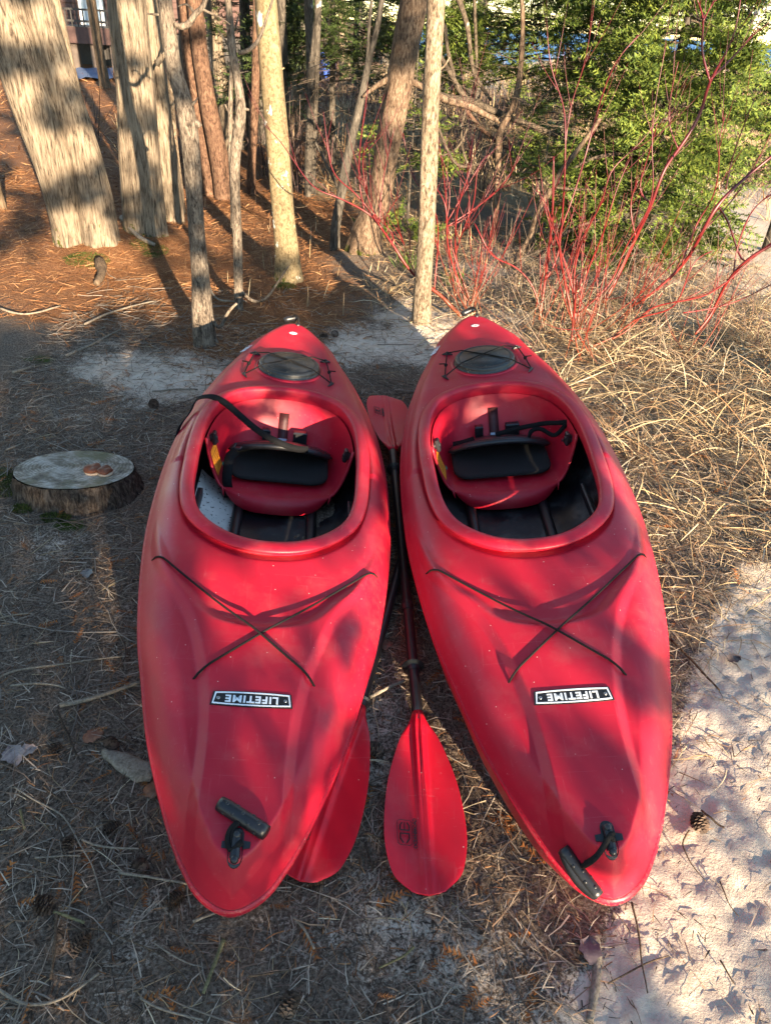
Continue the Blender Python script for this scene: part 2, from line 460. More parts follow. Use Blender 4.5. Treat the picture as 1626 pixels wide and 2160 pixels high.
# lake beyond the dune
m, n, l, p = newmat('lake_water')
p.inputs['Base Color'].default_value = (.02, .13, .34, 1); p.inputs['Roughness'].default_value = .5; p.inputs['Specular IOR Level'].default_value = .25
geo = n.new('ShaderNodeNewGeometry')
l.new(bump(n, l, noise(n, l, 1.5, 4, .6, geo.outputs['Position']), .5, .2), p.inputs['Normal'])
tag(obj('lake', [(-2, 24, -1.2), (3000, 24, -1.2), (3000, 4000, -1.2), (-600, 4000, -1.2)], [(0, 1, 2, 3)], m), 'blue lake seen through the conifers', kind='structure')
_li = lambda x, y: float(gz(np.array([x]), np.array([y]))[0])
def gpt(px, py):
    """point of the terrain seen at a pixel of the photograph"""
    d = ray(px, py); s = 0.3; prev = s
    while s < 120:
        P = CAMP + d * s
        if P[2] < _li(P[0], P[1]): break
        prev = s; s *= 1.03
    lo, hi = prev, s
    for _ in range(18):
        mid = (lo + hi) / 2; P = CAMP + d * mid
        if P[2] < _li(P[0], P[1]): hi = mid
        else: lo = mid
    return CAMP + d * hi

# ------------------------------------------------------------------ kayaks
KL = (-0.2791, 0.7741, 5.6002, 5.5818, -0.642, 0.0037)
KR = (0.5578, 0.8571, 1.9958, -8.4816, 0.9409, -0.0038)
def kmat(K):
    x, y, yaw, roll, pit, z = K
    R = Matrix.Rotation(math.radians(yaw), 4, 'Z') @ Matrix.Rotation(math.radians(pit), 4, 'X') @ Matrix.Rotation(math.radians(roll), 4, 'Y')
    return Matrix.Translation((x, y, z)) @ R
def kl(K, px, py, z):
    """kayak-local point at height z that the photograph shows at (px, py)"""
    Mi = kmat(K).inverted()
    o = np.array(Mi @ Vector(CAMP)); d = np.array(Mi.to_3x3() @ Vector(ray(px, py)))
    return o + d * ((z - o[2]) / d[2])
V0, V1 = 0.028, 3.07
_hwt = np.array([(.028, 0), (.045, .046), (.075, .080), (.11, .104), (.15, .129), (.21, .158), (.25, .175), (.33, .207), (.46, .251), (.62, .294), (.74, .326), (.83, .344), (.92, .360), (1.03, .377), (1.2, .398), (1.4, .411), (1.6, .416), (1.78, .413), (2.0, .397), (2.13, .381), (2.34, .338), (2.45, .312), (2.68, .240), (2.82, .198), (2.97, .118), (3.04, .066), (3.07, 0)])
_par = lambda v: np.arccos(np.clip(1 - 2 * (np.asarray(v, float) - V0) / (V1 - V0), -1, 1))
_hwf = spline(_par(_hwt[:, 0]), _hwt[:, 1])
def hwf(v): return np.maximum(_hwf(_par(v)), 0)
zgf = spline([0, .15, .5, 1, 1.5, 2, 2.5, 2.9, 3.1], [.155, .178, .203, .228, .247, .263, .29, .322, .335])
zcf = spline([0, .05, .1, .3, .5, .8, 1.0, 1.3, 1.7, 2.2, 2.45, 2.7, 2.9, 3.1], [.238, .252, .264, .274, .286, .300, .316, .325, .327, .338, .340, .346, .354, .366])
wgf = spline([0, .25, .6, 1.0, 1.6, 2.3, 2.8, 3.1], [.034, .060, .10, .125, .11, .11, .08, .05])
gcf = spline([0, .06, .12, .22, .32, .45, .6, .75, .87, 1.0, 1.15, 1.4, 1.7, 1.95, 2.15, 2.4, 2.65, 2.85, 3.0, 3.1], [.050, .086, .098, .100, .102, .113, .143, .192, .255, .322, .356, .374, .378, .364, .335, .288, .214, .15, .09, .045])
arcf = spline([0, .08, .16, .21, .27, .31, .36, .42], [.735, .747, .795, .86, .93, 1.02, 1.16, 1.4])
# cockpit opening, polar about (0, 1.66)
_op = np.array([(0, 1.082), (.055, 1.087), (.11, 1.105), (.175, 1.15), (.228, 1.215), (.260, 1.31), (.278, 1.45), (.288, 1.62), (.290, 1.76), (.283, 1.88), (.262, 1.99), (.222, 2.08), (.16, 2.14), (.08, 2.172), (0, 2.18)])
_op = np.r_[_op, (_op * [-1, 1])[-2:0:-1]]
_pa = np.arctan2(_op[:, 1] - 1.66, _op[:, 0]); _pr = np.hypot(_op[:, 0], _op[:, 1] - 1.66)
_o = np.argsort(_pa); _pa = _pa[_o]; _pr = _pr[_o]
_ropen = spline(np.r_[_pa - 2 * math.pi, _pa, _pa + 2 * math.pi], np.r_[_pr, _pr, _pr])
def opening(phi): r = _ropen(phi); return np.stack([r * np.cos(phi), 1.66 + r * np.sin(phi)], -1)
def sdopen(u, v): return np.hypot(u, v - 1.66) - _ropen(np.arctan2(v - 1.66, u))
def ztop(v): return 0.342 + 0.022 * (np.asarray(v) - 1.08) / 1.1
_ov = V0 + (V1 - V0) * (1 - np.cos(np.linspace(0, math.pi, 700))) / 2
_ou = hwf(_ov)
def outdist(u, v):
    u, v = np.broadcast_arrays(u, v); sh = u.shape; u = u.ravel(); v = v.ravel(); r = np.empty(len(u))
    for i in range(0, len(u), 4000):
        r[i:i + 4000] = np.sqrt(((u[i:i + 4000, None] - _ou) ** 2 + (v[i:i + 4000, None] - _ov) ** 2).min(1))
    return r.reshape(sh)
def step(t): return 0.12 * smooth(t) + 0.88 * np.clip(t, 0, 1)
def deck_z(u, v):
    u = np.abs(np.asarray(u, float)); v = np.asarray(v, float)
    hw = hwf(v); e = 1e-3
    d = np.where(u < hw, outdist(u, v), 0)
    x = np.clip(d / wgf(v), 0, 1.6)
    f = 1 - (1 - np.clip(x, 0, 1)) ** 2.6
    lin = 0.5 * (x + 1 - np.sqrt((x - 1) ** 2 + 0.004)); lin = np.clip((lin - 0.0) / 0.985, 0, 1)
    bw = np.exp(-(v / 0.38) ** 2)
    f = f * (1 - bw) + lin * bw
    zc = zcf(v) - 0.010 * (u / 0.4) ** 2
    z = zgf(v) + (zc - zgf(v)) * f
    g = gcf(v); gs = (gcf(v + e) - gcf(v - e)) / (2 * e)
    a = arcf(u); as_ = (arcf(u + e) - arcf(u - e)) / (2 * e)
    s1 = (g - u) / np.sqrt(1 + gs ** 2); s2 = (a - v) / np.sqrt(1 + as_ ** 2)
    k = np.clip((hw - u) / 0.03, 0, 1)
    z = z + 0.016 * step(s1 / 0.025 + 0.5) * (step(s2 / 0.032 + 0.5) + (v > 1.6) * 0.5) * k - 0.004 * k
    so_ = sdopen(np.asarray(u), v)
    z = z - 0.010 * (1 - smooth((so_ - 0.058) / 0.022 + 0.5))
    return z
def dz(u, v): return float(deck_z(np.array([u]), np.array([v]))[0])
# deck
_t = np.linspace(0, math.pi, 420)
_vv = V0 + (V1 - V0) * (1 - np.cos(_t)) / 2
_ss = np.sin(np.linspace(-math.pi / 2, math.pi / 2, 181))
_S, _Vg = np.meshgrid(_ss, _vv)
_U = _S * hwf(_Vg)
_Z = deck_z(_U, _Vg)
DV = np.stack([_U, _Vg, _Z], -1).reshape(-1, 3)
DF = grid_faces(181, 420)
_c = DV[DF].mean(1)
DF = DF[sdopen(_c[:, 0], _c[:, 1]) > 0.012]
deck_me = mesh('deck', DV, DF, MAT['red'])
# hull: flange, sides, chine and keel
kzf = spline([0, .1, .4, 1, 2, 2.6, 2.9, 3.1], [.055, .03, .006, 0, 0, .012, .06, .14])
_hp = [(0.0, 0, -.002), (.0045, 0, -.005), (.0045, 0, -.017), (-.001, 0, -.022), (-.002, 0, -.026)]
rows = []
for i in range(0, 420, 2):
    v = _vv[i]; hw = float(hwf(v)); zg = float(zgf(v)); kz = float(kzf(v))
    tv = 1 if v > 1.5 else -1
    sec = [(hw + a * min(1, hw / .02), zg + c) for a, b, c in _hp]
    H = zg - .026 - kz
    for a, b in ((.985, .78), (.96, .55), (.915, .34), (.84, .16), (.70, .05), (.45, .012), (0.22, .0), (0, 0)):
        sec.append((hw * a, kz + H * b))
    sec = sec + [(-a, b) for a, b in sec[-2::-1]]
    rk = lambda b: .10 * (1 - min(1, max(0, (b - kz) / (zg - .02 - kz)))) ** 1.3 * math.exp(-(v - V0) / .16) - .16 * (1 - min(1, max(0, (b - kz) / (zg - .02 - kz)))) ** 1.3 * math.exp(-(V1 - v) / .2)
    rows.append([(a, v + rk(b) + (0.004 * tv if 0 < j < 4 or len(sec) - 5 < j < len(sec) - 1 else 0) * (1 if hw < .12 else 0), b) for j, (a, b) in enumerate(sec)])
HV = np.array(rows).reshape(-1, 3)
hull_me = mesh('hull', HV, grid_faces(len(rows[0]), len(rows)), MAT['hull'])
# black lining inside
_lu = np.linspace(-1, 1, 41); _lv = np.linspace(.62, 2.62, 60)
LU, LV = np.meshgrid(_lu, _lv)
def liner_z(u, v):
    s = np.abs(u) / (0.93 * hwf(v))
    return 0.026 + kzf(v) + (zgf(v) - 0.05) * np.clip(s, 0, 1) ** 5
LZ = liner_z(LU * .93 * hwf(LV), LV)
liner_me = mesh('floor', np.stack([LU * .93 * hwf(LV), LV, LZ], -1).reshape(-1, 3), grid_faces(41, 60), None)
# coaming
_ph = np.linspace(0, 2 * math.pi, 200, endpoint=False)
_O = opening(_ph); _T = np.roll(_O, -1, 0) - np.roll(_O, 1, 0); _T /= np.linalg.norm(_T, axis=1)[:, None]
_N = np.stack([_T[:, 1], -_T[:, 0]], -1)
_prof = [(.006, -.062), (.001, -.045), (0, -.012), (.003, -.003), (.010, .001), (.022, .001), (.038, -.003), (.047, -.008), (.050, -.014), (.047, -.019), (.036, -.021), (.031, -.026), (.030, -.038), (.034, -.055)]
CV = np.array([[(*(_O[j] + _N[j] * d), float(ztop(_O[j][1])) + h) for j in range(200)] for d, h in _prof]).reshape(-1, 3)
coam_me = mesh('coaming', CV, grid_faces(200, len(_prof), True), MAT['red'])
# seat shell
_phs = np.linspace(math.radians(21.5), math.radians(158.5), 61)
TT = opening(_phs); TT = np.c_[TT * [0.985, 1] , ztop(TT[:, 1]) - 0.050]
_bp = curve_pts([(.207, 1.735), (.208, 1.83), (.204, 1.93), (.175, 2.015), (.09, 2.045), (0, 2.05), (-.09, 2.045), (-.175, 2.015), (-.204, 1.93), (-.208, 1.83), (-.207, 1.735)], 61)
BB = np.c_[_bp, np.full(61, .112)]
def seat_pt(i, t):
    """i 0..60 along the wall from the right, t 0 rim .. 1 pan"""
    i = np.asarray(i, float); j = np.clip(np.floor(i).astype(int), 0, 59); fr = (i - j)[..., None]
    A = TT[j] * (1 - fr) + TT[j + 1] * fr; B = BB[j] * (1 - fr) + BB[j + 1] * fr
    t = np.asarray(t, float)
    h = (t ** 1.15)[..., None]; z = 1 - (1 - t) ** 1.9
    P = A * (1 - h) + B * h
    P[..., 2] = A[..., 2] * (1 - z) + B[..., 2] * z
    return P
_I, _Tt = np.meshgrid(np.arange(61), np.linspace(0, 1, 16))
SV = seat_pt(_I.ravel(), _Tt.ravel())
seat = MB(); seat.add(SV, grid_faces(61, 16))
pan = []
for i in range(31):
    a, b = BB[60 - i], BB[i]
    for q in np.linspace(0, 1, 21):
        p = a * (1 - q) + b * q; p = p.copy(); p[2] -= 0.008 * math.sin(math.pi * q); pan.append(p)
seat.add(pan, grid_faces(21, 31))
lip = []
for dv, zz in ((0, .112), (-.014, .1125), (-.030, .108), (-.044, .098), (-.053, .083), (-.056, .064), (-.052, .045)):
    for q in np.linspace(-1, 1, 31):
        k = 1 - q ** 2
        en = .08 + .92 * (1 - abs(q) ** 5)
        bul = dv * (0.62 + 0.55 * k) * en
        lip.append((q * .207, 1.735 + bul, .112 - (.112 - zz) * en - .008 * math.sin(math.pi * (q + 1) / 2) * (dv > -.02)))
seat.add(lip, grid_faces(31, 7))
for s in (0, 60):
    e = [seat_pt(np.array([float(s)]), np.array([t]))[0] for t in np.linspace(0, 1, 14)]
    e = np.array(e); e[-1, 1] -= .02; e[-1, 2] -= .02
    seat.add(*tube(e, [.006] * 12 + [.005, .002], 10))
seat_me = seat.mesh('seat', MAT['red'])
# small repeated pieces
def strap(P, Wv, wd, th=0.002):
    P = np.asarray(P, float); n = len(P)
    Wv = np.asarray(Wv, float); Wv = np.broadcast_to(Wv, P.shape)
    T = np.gradient(P, axis=0); T /= np.linalg.norm(T, axis=1)[:, None]
    W = Wv - T * (Wv * T).sum(1)[:, None]; W /= np.linalg.norm(W, axis=1)[:, None]
    N = np.cross(T, W)
    V = np.stack([P + W * wd / 2 + N * th, P - W * wd / 2 + N * th, P - W * wd / 2 - N * th, P + W * wd / 2 - N * th], 1).reshape(-1, 3)
    return V, [tuple(int(x) for x in f) for f in grid_faces(4, n, True)] + [(0, 1, 2, 3), tuple(range(4 * n - 1, 4 * n - 5, -1))]
def box(c, s, X=(1, 0, 0), Y=(0, 1, 0), bev=0.0):
    X = np.asarray(X, float); X /= np.linalg.norm(X); Y = np.asarray(Y, float); Y = Y - X * (X @ Y); Y /= np.linalg.norm(Y); Z = np.cross(X, Y)
    h = np.asarray(s, float) / 2; b = bev
    ring = [(-1, -1), (1, -1), (1, 1), (-1, 1)]
    V = []; 
    for zz, ins in ((-h[2], b), (-h[2] + b, 0), (h[2] - b, 0), (h[2], b)) if b else ((-h[2], 0), (h[2], 0)):
        for a, c_ in ring: V.append(np.asarray(c) + X * a * (h[0] - ins) + Y * c_ * (h[1] - ins) + Z * zz)
    n = len(V) // 4
    return V, [tuple(int(x) for x in f) for f in grid_faces(4, n, True)] + [(3, 2, 1, 0), (4 * n - 4, 4 * n - 3, 4 * n - 2, 4 * n - 1)]
def text_mesh(name, body, size, M4, mat, bold=0.0, stretch=1.0, extrude=0.0006, shear=0.0, spacing=1.0):
    c = bpy.data.curves.new(name, 'FONT'); c.body = body; c.size = size; c.align_x = 'CENTER'; c.align_y = 'CENTER'
    c.extrude = extrude; c.offset = bold; c.shear = shear; c.space_character = spacing; c.resolution_u = 3
    o = bpy.data.objects.new('t', c); COL.objects.link(o)
    bpy.context.view_layer.update()
    me = bpy.data.meshes.new_from_object(o.evaluated_get(bpy.context.evaluated_depsgraph_get()))
    bpy.data.objects.remove(o); bpy.data.curves.remove(c)
    me.name = name
    co = np.empty(len(me.vertices) * 3, np.float32); me.vertices.foreach_get('co', co); co = co.reshape(-1, 3)
    co[:, 0] *= stretch
    R = np.array(M4, float)
    co = co @ R[:3, :3].T + R[:3, 3]
    me.vertices.foreach_set('co', co.astype(np.float32).ravel()); me.materials.clear(); me.materials.append(mat); me.update()
    return me
def basis(o, X, Y):
    X = np.asarray(X, float); X = X / np.linalg.norm(X); Y = np.asarray(Y, float); Y = Y - X * (X @ Y); Y /= np.linalg.norm(Y)
    Mx = np.eye(4); Mx[:3, 0] = X; Mx[:3, 1] = Y; Mx[:3, 2] = np.cross(X, Y); Mx[:3, 3] = o
    return Mx
def deck_nrm(u, v):
    e = .004
    a = np.array([2 * e, 0, dz(u + e, v) - dz(u - e, v)]); b = np.array([0, 2 * e, dz(u, v + e) - dz(u, v - e)])
    n = np.cross(a, b); return n / np.linalg.norm(n)
def deck_pt(u, v, h=0.0): return np.array([u, v, dz(u, v)]) + deck_nrm(u, v) * h
def dome(c, r, N=(0, 0, 1), k=12, flat=.5):
    N = np.asarray(N, float); N = N / np.linalg.norm(N)
    X = np.cross(N, [0, 1, 0.1]); X /= np.linalg.norm(X); Y = np.cross(N, X)
    V = []
    for q in (0, .35, .7, 1.0):
        rr = r * math.cos(q * math.pi / 2 * .97); h = r * flat * math.sin(q * math.pi / 2)
        for a in np.arange(k) / k * 2 * math.pi: V.append(np.asarray(c) + (X * math.cos(a) + Y * math.sin(a)) * rr + N * h)
    return V, [tuple(int(x) for x in f) for f in grid_faces(k, 4, True)] + [tuple(range(3 * k, 4 * k))]
# bow bungee cords (two crossing cords)
def cord_path(A, B, lift=.004, n=40, arch=0.0):
    q = np.linspace(0, 1, n); P = []
    for t in q:
        u = A[0] * (1 - t) + B[0] * t; v = A[1] * (1 - t) + B[1] * t
        P.append([u, v, dz(u, v)])
    P = np.array(P)
    # pulled tight over the highest points
    zl = P[:, 2] + .0035
    chord = zl[0] * (1 - q) + zl[-1] * q + arch * np.sin(q * math.pi)
    z = np.maximum(zl, chord)
    for _ in range(60):
        z[1:-1] = np.maximum(zl[1:-1], (z[:-2] + z[2:]) / 2)
    P[:, 2] = z
    P[0, 2] -= .008; P[-1, 2] -= .008
    return P
b1, b2 = (.345, 1.031), (.153, .538)
PA = cord_path((-b1[0], b1[1]), b2); PB = cord_path((b1[0], b1[1]), (-b2[0], b2[1]))
PA[:, 2] += .004 * np.exp(-((np.linspace(0, 1, 40) - .69) / .12) ** 2) + .0015
bow_cords = [mesh('bungee_cord', *tube(P, .0031, 8), MAT['cord']) for P in (PA, PB)]
# badge with its lettering
def badge(K):
    c = deck_pt(0, .469, .002); n = deck_nrm(0, .469)
    X = np.array([-1, 0, 0.]); Y = -np.cross(X, n) * -1
    Y = np.cross(n, X)
    B4 = basis(c, X, Y)
    def plate(w1, w2, h, bl, z0, z1, hole=None):
        """barrel shaped plate; hole = inner inset for a frame"""
        def outl(ins):
            pts = []
            for t in np.linspace(-1, 1, 15): pts.append(((w1 - ins) * t, h / 2 - ins + bl * (1 - t * t)))
            for t in np.linspace(1, -1, 15): pts.append(((w2 - ins) * t, -h / 2 + ins - bl * (1 - t * t)))
            return np.array(pts)
        o = outl(0); mb = MB()
        if hole is None:
            V = np.r_[np.c_[o, np.full(30, z0)], np.c_[o, np.full(30, z1)]]
            mb.add(V @ B4[:3, :3].T + B4[:3, 3], [tuple(int(x) for x in f) for f in grid_faces(30, 2, True)] + [tuple(range(30, 60))])
        else:
            i = outl(hole)
            V = np.r_[np.c_[i, np.full(30, z0)], np.c_[i, np.full(30, z1)], np.c_[o, np.full(30, z1)], np.c_[o, np.full(30, z0)]]
            mb.add(V @ B4[:3, :3].T + B4[:3, 3], grid_faces(30, 4, True))
        return mb
    # +Y of the badge points to the bow: the wider edge
    return B4, plate
B4, plate = badge(None)
badge_me = plate(.0990, .0945, .040, .0028, -.006, .0004).mesh('badge', MAT['black'], False)
border_me = plate(.0945, .0900, .0345, .0028, .0002, .0014, .0034).mesh('border', MAT['white'], False)
letter_me = text_mesh('lettering', 'LIFETIME', .0285, B4 @ np.array([[1, 0, 0, 0], [0, 1, 0, 0], [0, 0, 1, .0010], [0, 0, 0, 1]]), MAT['white'], .0008, 1.06, .0005, 0, 1.12)
screw_mes = [mesh('screw', *dome((B4 @ np.array([s * .081, 0, .0004, 1]))[:3], .0048, B4[:3, 2]), MAT['metal']) for s in (-1, 1)]
# bow fitting: recessed pocket shape with two bolts
def fitting():
    mb = MB()
    v0, v1 = .066, .128
    pts = []
    for a in np.linspace(-math.pi / 2, math.pi / 2, 9): pts.append((.015 * math.sin(a), v1 - .010 + .015 * math.cos(a)))
    pts += [(.015, .106), (.029, .104), (.029, .091), (.015, .089)]
    for a in np.linspace(math.pi / 2, -math.pi / 2, 9): pts.append((.015 * math.sin(a), v0 + .010 - .015 * math.cos(a)))
    pts += [(-.015, .089), (-.029, .091), (-.029, .104), (-.015, .106)]
    n = len(pts)
    V = [deck_pt(u, v, .0012) for u, v in pts] + [deck_pt(u * .97, .097 + (v - .097) * .97, .0022) for u, v in pts]
    mb.add(V, [tuple(int(x) for x in f) for f in grid_faces(n, 2, True)] + [tuple(range(n, 2 * n))])
    mb.add(*tube([deck_pt(0, .072, .006), deck_pt(0, .097, .009), deck_pt(0, .122, .006)], [.011, .009, .011], 10, True, 1, .7))
    return mb.mesh('tow_fitting', MAT['black'], False)
fit_me = fitting()
bolt_mes = [mesh('bolt', *dome(deck_pt(0, v, .012), .0085, deck_nrm(0, v), 12, .7), MAT['black']) for v in (.0707, .1136)]
# hatch cover
hz = float(dz(0.0, 2.463)) - .004
hatch_me = mesh('hatch_cover', *lathe([(.143, -.006), (.143, .006), (.141, .011), (.139, .012), (.139, .022), (.1375, .029), (.132, .034), (.122, .035), (.120, .032), (.116, .032), (.114, .0355), (.06, .0385), (.0001, .039)], 72, (0, 2.463, hz)), MAT['hatch'])
ringseal_me = mesh('hatch_rim', *lathe([(.160, -.012), (.158, .004), (.150, .009), (.144, .008), (.144, -.01)], 72, (0, 2.463, hz)), MAT['red'])
F1, F2 = (.1665, 2.587), (.194, 2.331)
def pad_eye(u, v, ang):
    mb = MB(); c = deck_pt(u, v, .003); n = deck_nrm(u, v)
    X = np.array([math.cos(ang), math.sin(ang), 0]); X -= n * (n @ X); X /= np.linalg.norm(X)
    Y = np.cross(n, X)
    mb.add(*tube([c - X * .026, c - X * .014, c, c + X * .014, c + X * .026], [.002, .008, .0095, .008, .002], 8, True, .45, 1))
    mb.add(*tube([c - X * .008, c - X * .006 + n * .010, c + n * .013, c + X * .006 + n * .010, c + X * .008], .003, 6))
    return mb.mesh('pad_eye', MAT['black'])
pad_mes = [pad_eye(s * F1[0], F1[1], .25 * s) for s in (-1, 1)] + [pad_eye(s * F2[0], F2[1], 1.0 * s) for s in (-1, 1)]
def over_lid(A, B, h):
    q = np.linspace(0, 1, 40)[:, None]
    P = np.c_[np.array(A)[None] * (1 - q) + np.array(B)[None] * q, np.zeros(40)]
    r = np.hypot(P[:, 0], P[:, 1] - 2.463)
    zl = np.where(r < .1385, hz + .0375 + .003 * (1 - r / .1385) + h, np.array([dz(a, b) for a, b in P[:, :2]]) + .008)
    z = np.linspace(zl[0], zl[-1], 40); z = np.maximum(z, zl)
    for _ in range(120): z[1:-1] = np.maximum(zl[1:-1], (z[:-2] + z[2:]) / 2)
    P[:, 2] = z + .0015
    return P
def side_cord(s):
    A = deck_pt(s * F1[0], F1[1], .012); B = deck_pt(s * F2[0], F2[1], .012)
    q = np.linspace(0, 1, 14)[:, None]
    P = A * (1 - q) + B * q; P[:, 2] += .008 * np.sin(q[:, 0] * math.pi)
    mb = MB(); mb.add(*tube(P, .003, 7))
    c = P[8]; mb.add(*rough_ball(c, .0085, (1, 1.2, .9), 6, .3, 5)); mb.add(*tube([c, c + [s * -.0, .004, .005], c + [s * .03, .01, .004]], .0028, 6))
    return mb.mesh('bungee_cord', MAT['cord'])
stern_cords = [mesh('bungee_cord', *tube(over_lid((-F1[0], F1[1]), (F2[0], F2[1]), .001), .003, 7), MAT['cord']),
               mesh('bungee_cord', *tube(over_lid((F1[0], F1[1]), (-F2[0], F2[1]), .0045), .003, 7), MAT['cord']), side_cord(-1), side_cord(1)]
# oval maker's mark near the stern, name on the side of the deck
def oval(c, n, X, a, b, z0, z1, inner=0.0, k=28):
    X = np.asarray(X, float); X -= n * (n @ X); X /= np.linalg.norm(X); Y = np.cross(n, X)
    th = np.arange(k) / k * 2 * math.pi
    E = lambda s, z: [np.asarray(c) + X * a * s * math.cos(t) + Y * b * s * math.sin(t) + n * z for t in th]
    if inner:
        return np.array(E(inner, z0) + E(inner, z1) + E(1, z1) + E(1, z0)), [tuple(int(x) for x in f) for f in grid_faces(k, 4, True)]
    return np.array(E(1, z0) + E(1, z1)), [tuple(int(x) for x in f) for f in grid_faces(k, 2, True)] + [tuple(range(k, 2 * k))]
on = deck_nrm(0, 2.905); oc = deck_pt(0, 2.905, 0)
oval_me = mesh('maker_mark', *oval(oc, on, (1, 0, 0), .0205, .0135, -.002, .0012), MAT['white'], False)
_mk = MB(); _mk.add(*oval(oc + on * .0012, on, (1, 0, 0), .0165, .0100, 0, .0007)); ovin_me = _mk.mesh('print', plain('mark_maroon', (.20, .05, .07), .5, .2, 50), False)
_mk = MB()
for k_, (a_, b_) in enumerate(((-.010, -.002), (-.003, .003), (.006, -.001))):
    _mk.add(*tube([oc + on * .0022 + [a_ - .005, b_ - .004, 0], oc + on * .0026 + [a_, b_ + .004, 0], oc + on * .0022 + [a_ + .006, b_ - .002, 0]], .0011, 5))
ovw_me = _mk.mesh('print', MAT['white'])
cp = (-.205, 2.735); cn = deck_nrm(*cp)
cruze_me = text_mesh('lettering', 'Cruze', .062, basis(deck_pt(*cp, .0015), (-.34, -1, 0), np.cross(cn, (-.34, -1, 0))), MAT['white'], .0012, 1.0, .0005, 0, 1.02)
# seat pad, folded backrest, knobs, stickers
def rrect(w, d, r, k=6):
    pts = []
    for cx, cy, a0 in ((w - r, d - r, 0), (-w + r, d - r, 90), (-w + r, -d + r, 180), (w - r, -d + r, 270)):
        for q in range(k): a = math.radians(a0 + 90 * q / (k - 1)); pts.append((cx + r * math.cos(a), cy + r * math.sin(a)))
    return np.array(pts)
def seat_pad():
    o = rrect(.200, .128, .06); n = len(o); mb = MB()
    c = np.array([0, 1.918]); V = []
    for s, z in ((1.0, .122), (1.01, .130), (.985, .136), (.90, .137), (.6, .134), (.3, .132)):
        for p in o: V.append((p[0] * s, c[1] + p[1] * s, z + .010 * (p[0] * s / .2) ** 2))
    mb.add(V, [tuple(int(x) for x in f) for f in grid_faces(n, 6, True)] + [tuple(range(5 * n, 6 * n))])
    return mb.mesh('seat_pad', MAT['black_rough'])
pad_me = seat_pad()
def backrest():
    """curved plate folded forward over the pad"""
    V = []; nu, nt = 31, 9
    for side in (0, 1):
        for j, t in enumerate(np.linspace(0, 1, nt)):
            for q in np.linspace(-1, 1, nu):
                wdt = .205 * (0.80 + .24 * t - .02 * t * t)
                u = q * wdt
                v = 2.055 - .155 * t + .050 * q * q
                z = .158 + .072 * t ** .8 - (.050 + .008 * t) * q ** 2
                if side == 0: z += .012; v += .012
                V.append((u, v, z))
    g = [tuple(int(x) for x in f) for f in grid_faces(nu, nt)]
    n = nu * nt
    Fc = list(g) + [tuple(i + n for i in f[::-1]) for f in g]
    border = [i for i in range(nu)] + [k * nu + nu - 1 for k in range(1, nt)] + [(nt - 1) * nu + i for i in range(nu - 2, -1, -1)] + [k * nu for k in range(nt - 2, 0, -1)]
    for a, b in zip(border, border[1:] + border[:1]): Fc.append((b, a, a + n, b + n))
    return mesh('backrest', V, Fc, MAT['black'])
back_me = backrest()
_e = [(q * .215, 1.900 + .050 * q * q, .2305 - .058 * q * q) for q in np.linspace(-1, 1, 31)]
edge_me = mesh('backrest_trim', *tube(_e, [.004] + [.013] * 29 + [.004], 10), MAT['black'])
_cu = MB(); _cu.add(*[np.array([(q * .19, 1.925 + .11 * t + .05 * q * q, .208 - .055 * t - .058 * q * q) for t in np.linspace(0, 1, 5) for q in np.linspace(-1, 1, 21)]), grid_faces(21, 5)])
cush_me = _cu.mesh('cushion', MAT['black_rough'])
sup_mes = [MB().add(*box((x, 2.085, .185), (w_, .03, .06), bev=.005)).mesh('hinge', MAT['black'], False) for x, w_ in ((-.07, .035), (.075, .06))]
def wall_frame(i, t):
    p = seat_pt(np.array([float(i)]), np.array([t]))[0]
    a = seat_pt(np.array([min(i + 1., 60)]), np.array([t]))[0] - seat_pt(np.array([max(i - 1., 0)]), np.array([t]))[0]
    b = seat_pt(np.array([float(i)]), np.array([t + .04]))[0] - seat_pt(np.array([float(i)]), np.array([t - .04]))[0]
    n = np.cross(a, b); n /= np.linalg.norm(n)
    if n @ (np.array([0, 1.9, .4]) - p) < 0: n = -n
    return p, n, a / np.linalg.norm(a), b / np.linalg.norm(b)
_wf = [wall_frame(30, t) for t in (.16, .28, .40, .52, .64)]
hang_me = mesh('hanging_strap', *strap([f[0] + f[1] * (.006 if k else .002) for k, f in enumerate(_wf)], (1, 0, 0), .042, .0015), plain('maroon_webbing', (.05, .010, .012), .6, .3, 120))
buck_me = MB().add(*box(_wf[4][0] + _wf[4][1] * .012 + np.array([0, 0, .004]), (.038, .030, .008), (1, 0, 0), _wf[4][3], .002)).mesh('buckle', plain('grey_buckle', (.30, .36, .44), .3, .1, 40), False)
def knob(i, t, big=1.0):
    p, n, a, b = wall_frame(i, t); mb = MB()
    mb.add(*tube([p, p + n * .010], .016 * big, 12)); mb.add(*box(p + n * .016, (.05 * big, .034 * big, .018), b, a, .004))
    mb.add(*dome(p + n * .024, .010 * big, n))
    return mb.mesh('ratchet_knob', MAT['black'], False)
knob_mes = [knob(4, .14), knob(55, .10)]
plug_mes = []
for i, t in ((9, .30), (50, .28)):
    p, n, a, b = wall_frame(i, t); plug_mes.append(mesh('plug', *dome(p + n * .0005, .0075, n), plain('plug_dark', (.10, .02, .04), .5)))
def sticker(i0, i1, t0, t1, mat, name):
    V = []
    for t in np.linspace(t0, t1, 6):
        for i in np.linspace(i0, i1, 6):
            p, n, a, b = wall_frame(i, t); V.append(p + n * .0012)
    return mesh(name, V, grid_faces(6, 6), mat)
label_me = sticker(57.8, 51.6, .22, .66, MAT['orange'], 'warning_label')
dot_me = sticker(51.6, 50.2, .66, .74, MAT['green_dot'], 'sticker')
_ll = MB()
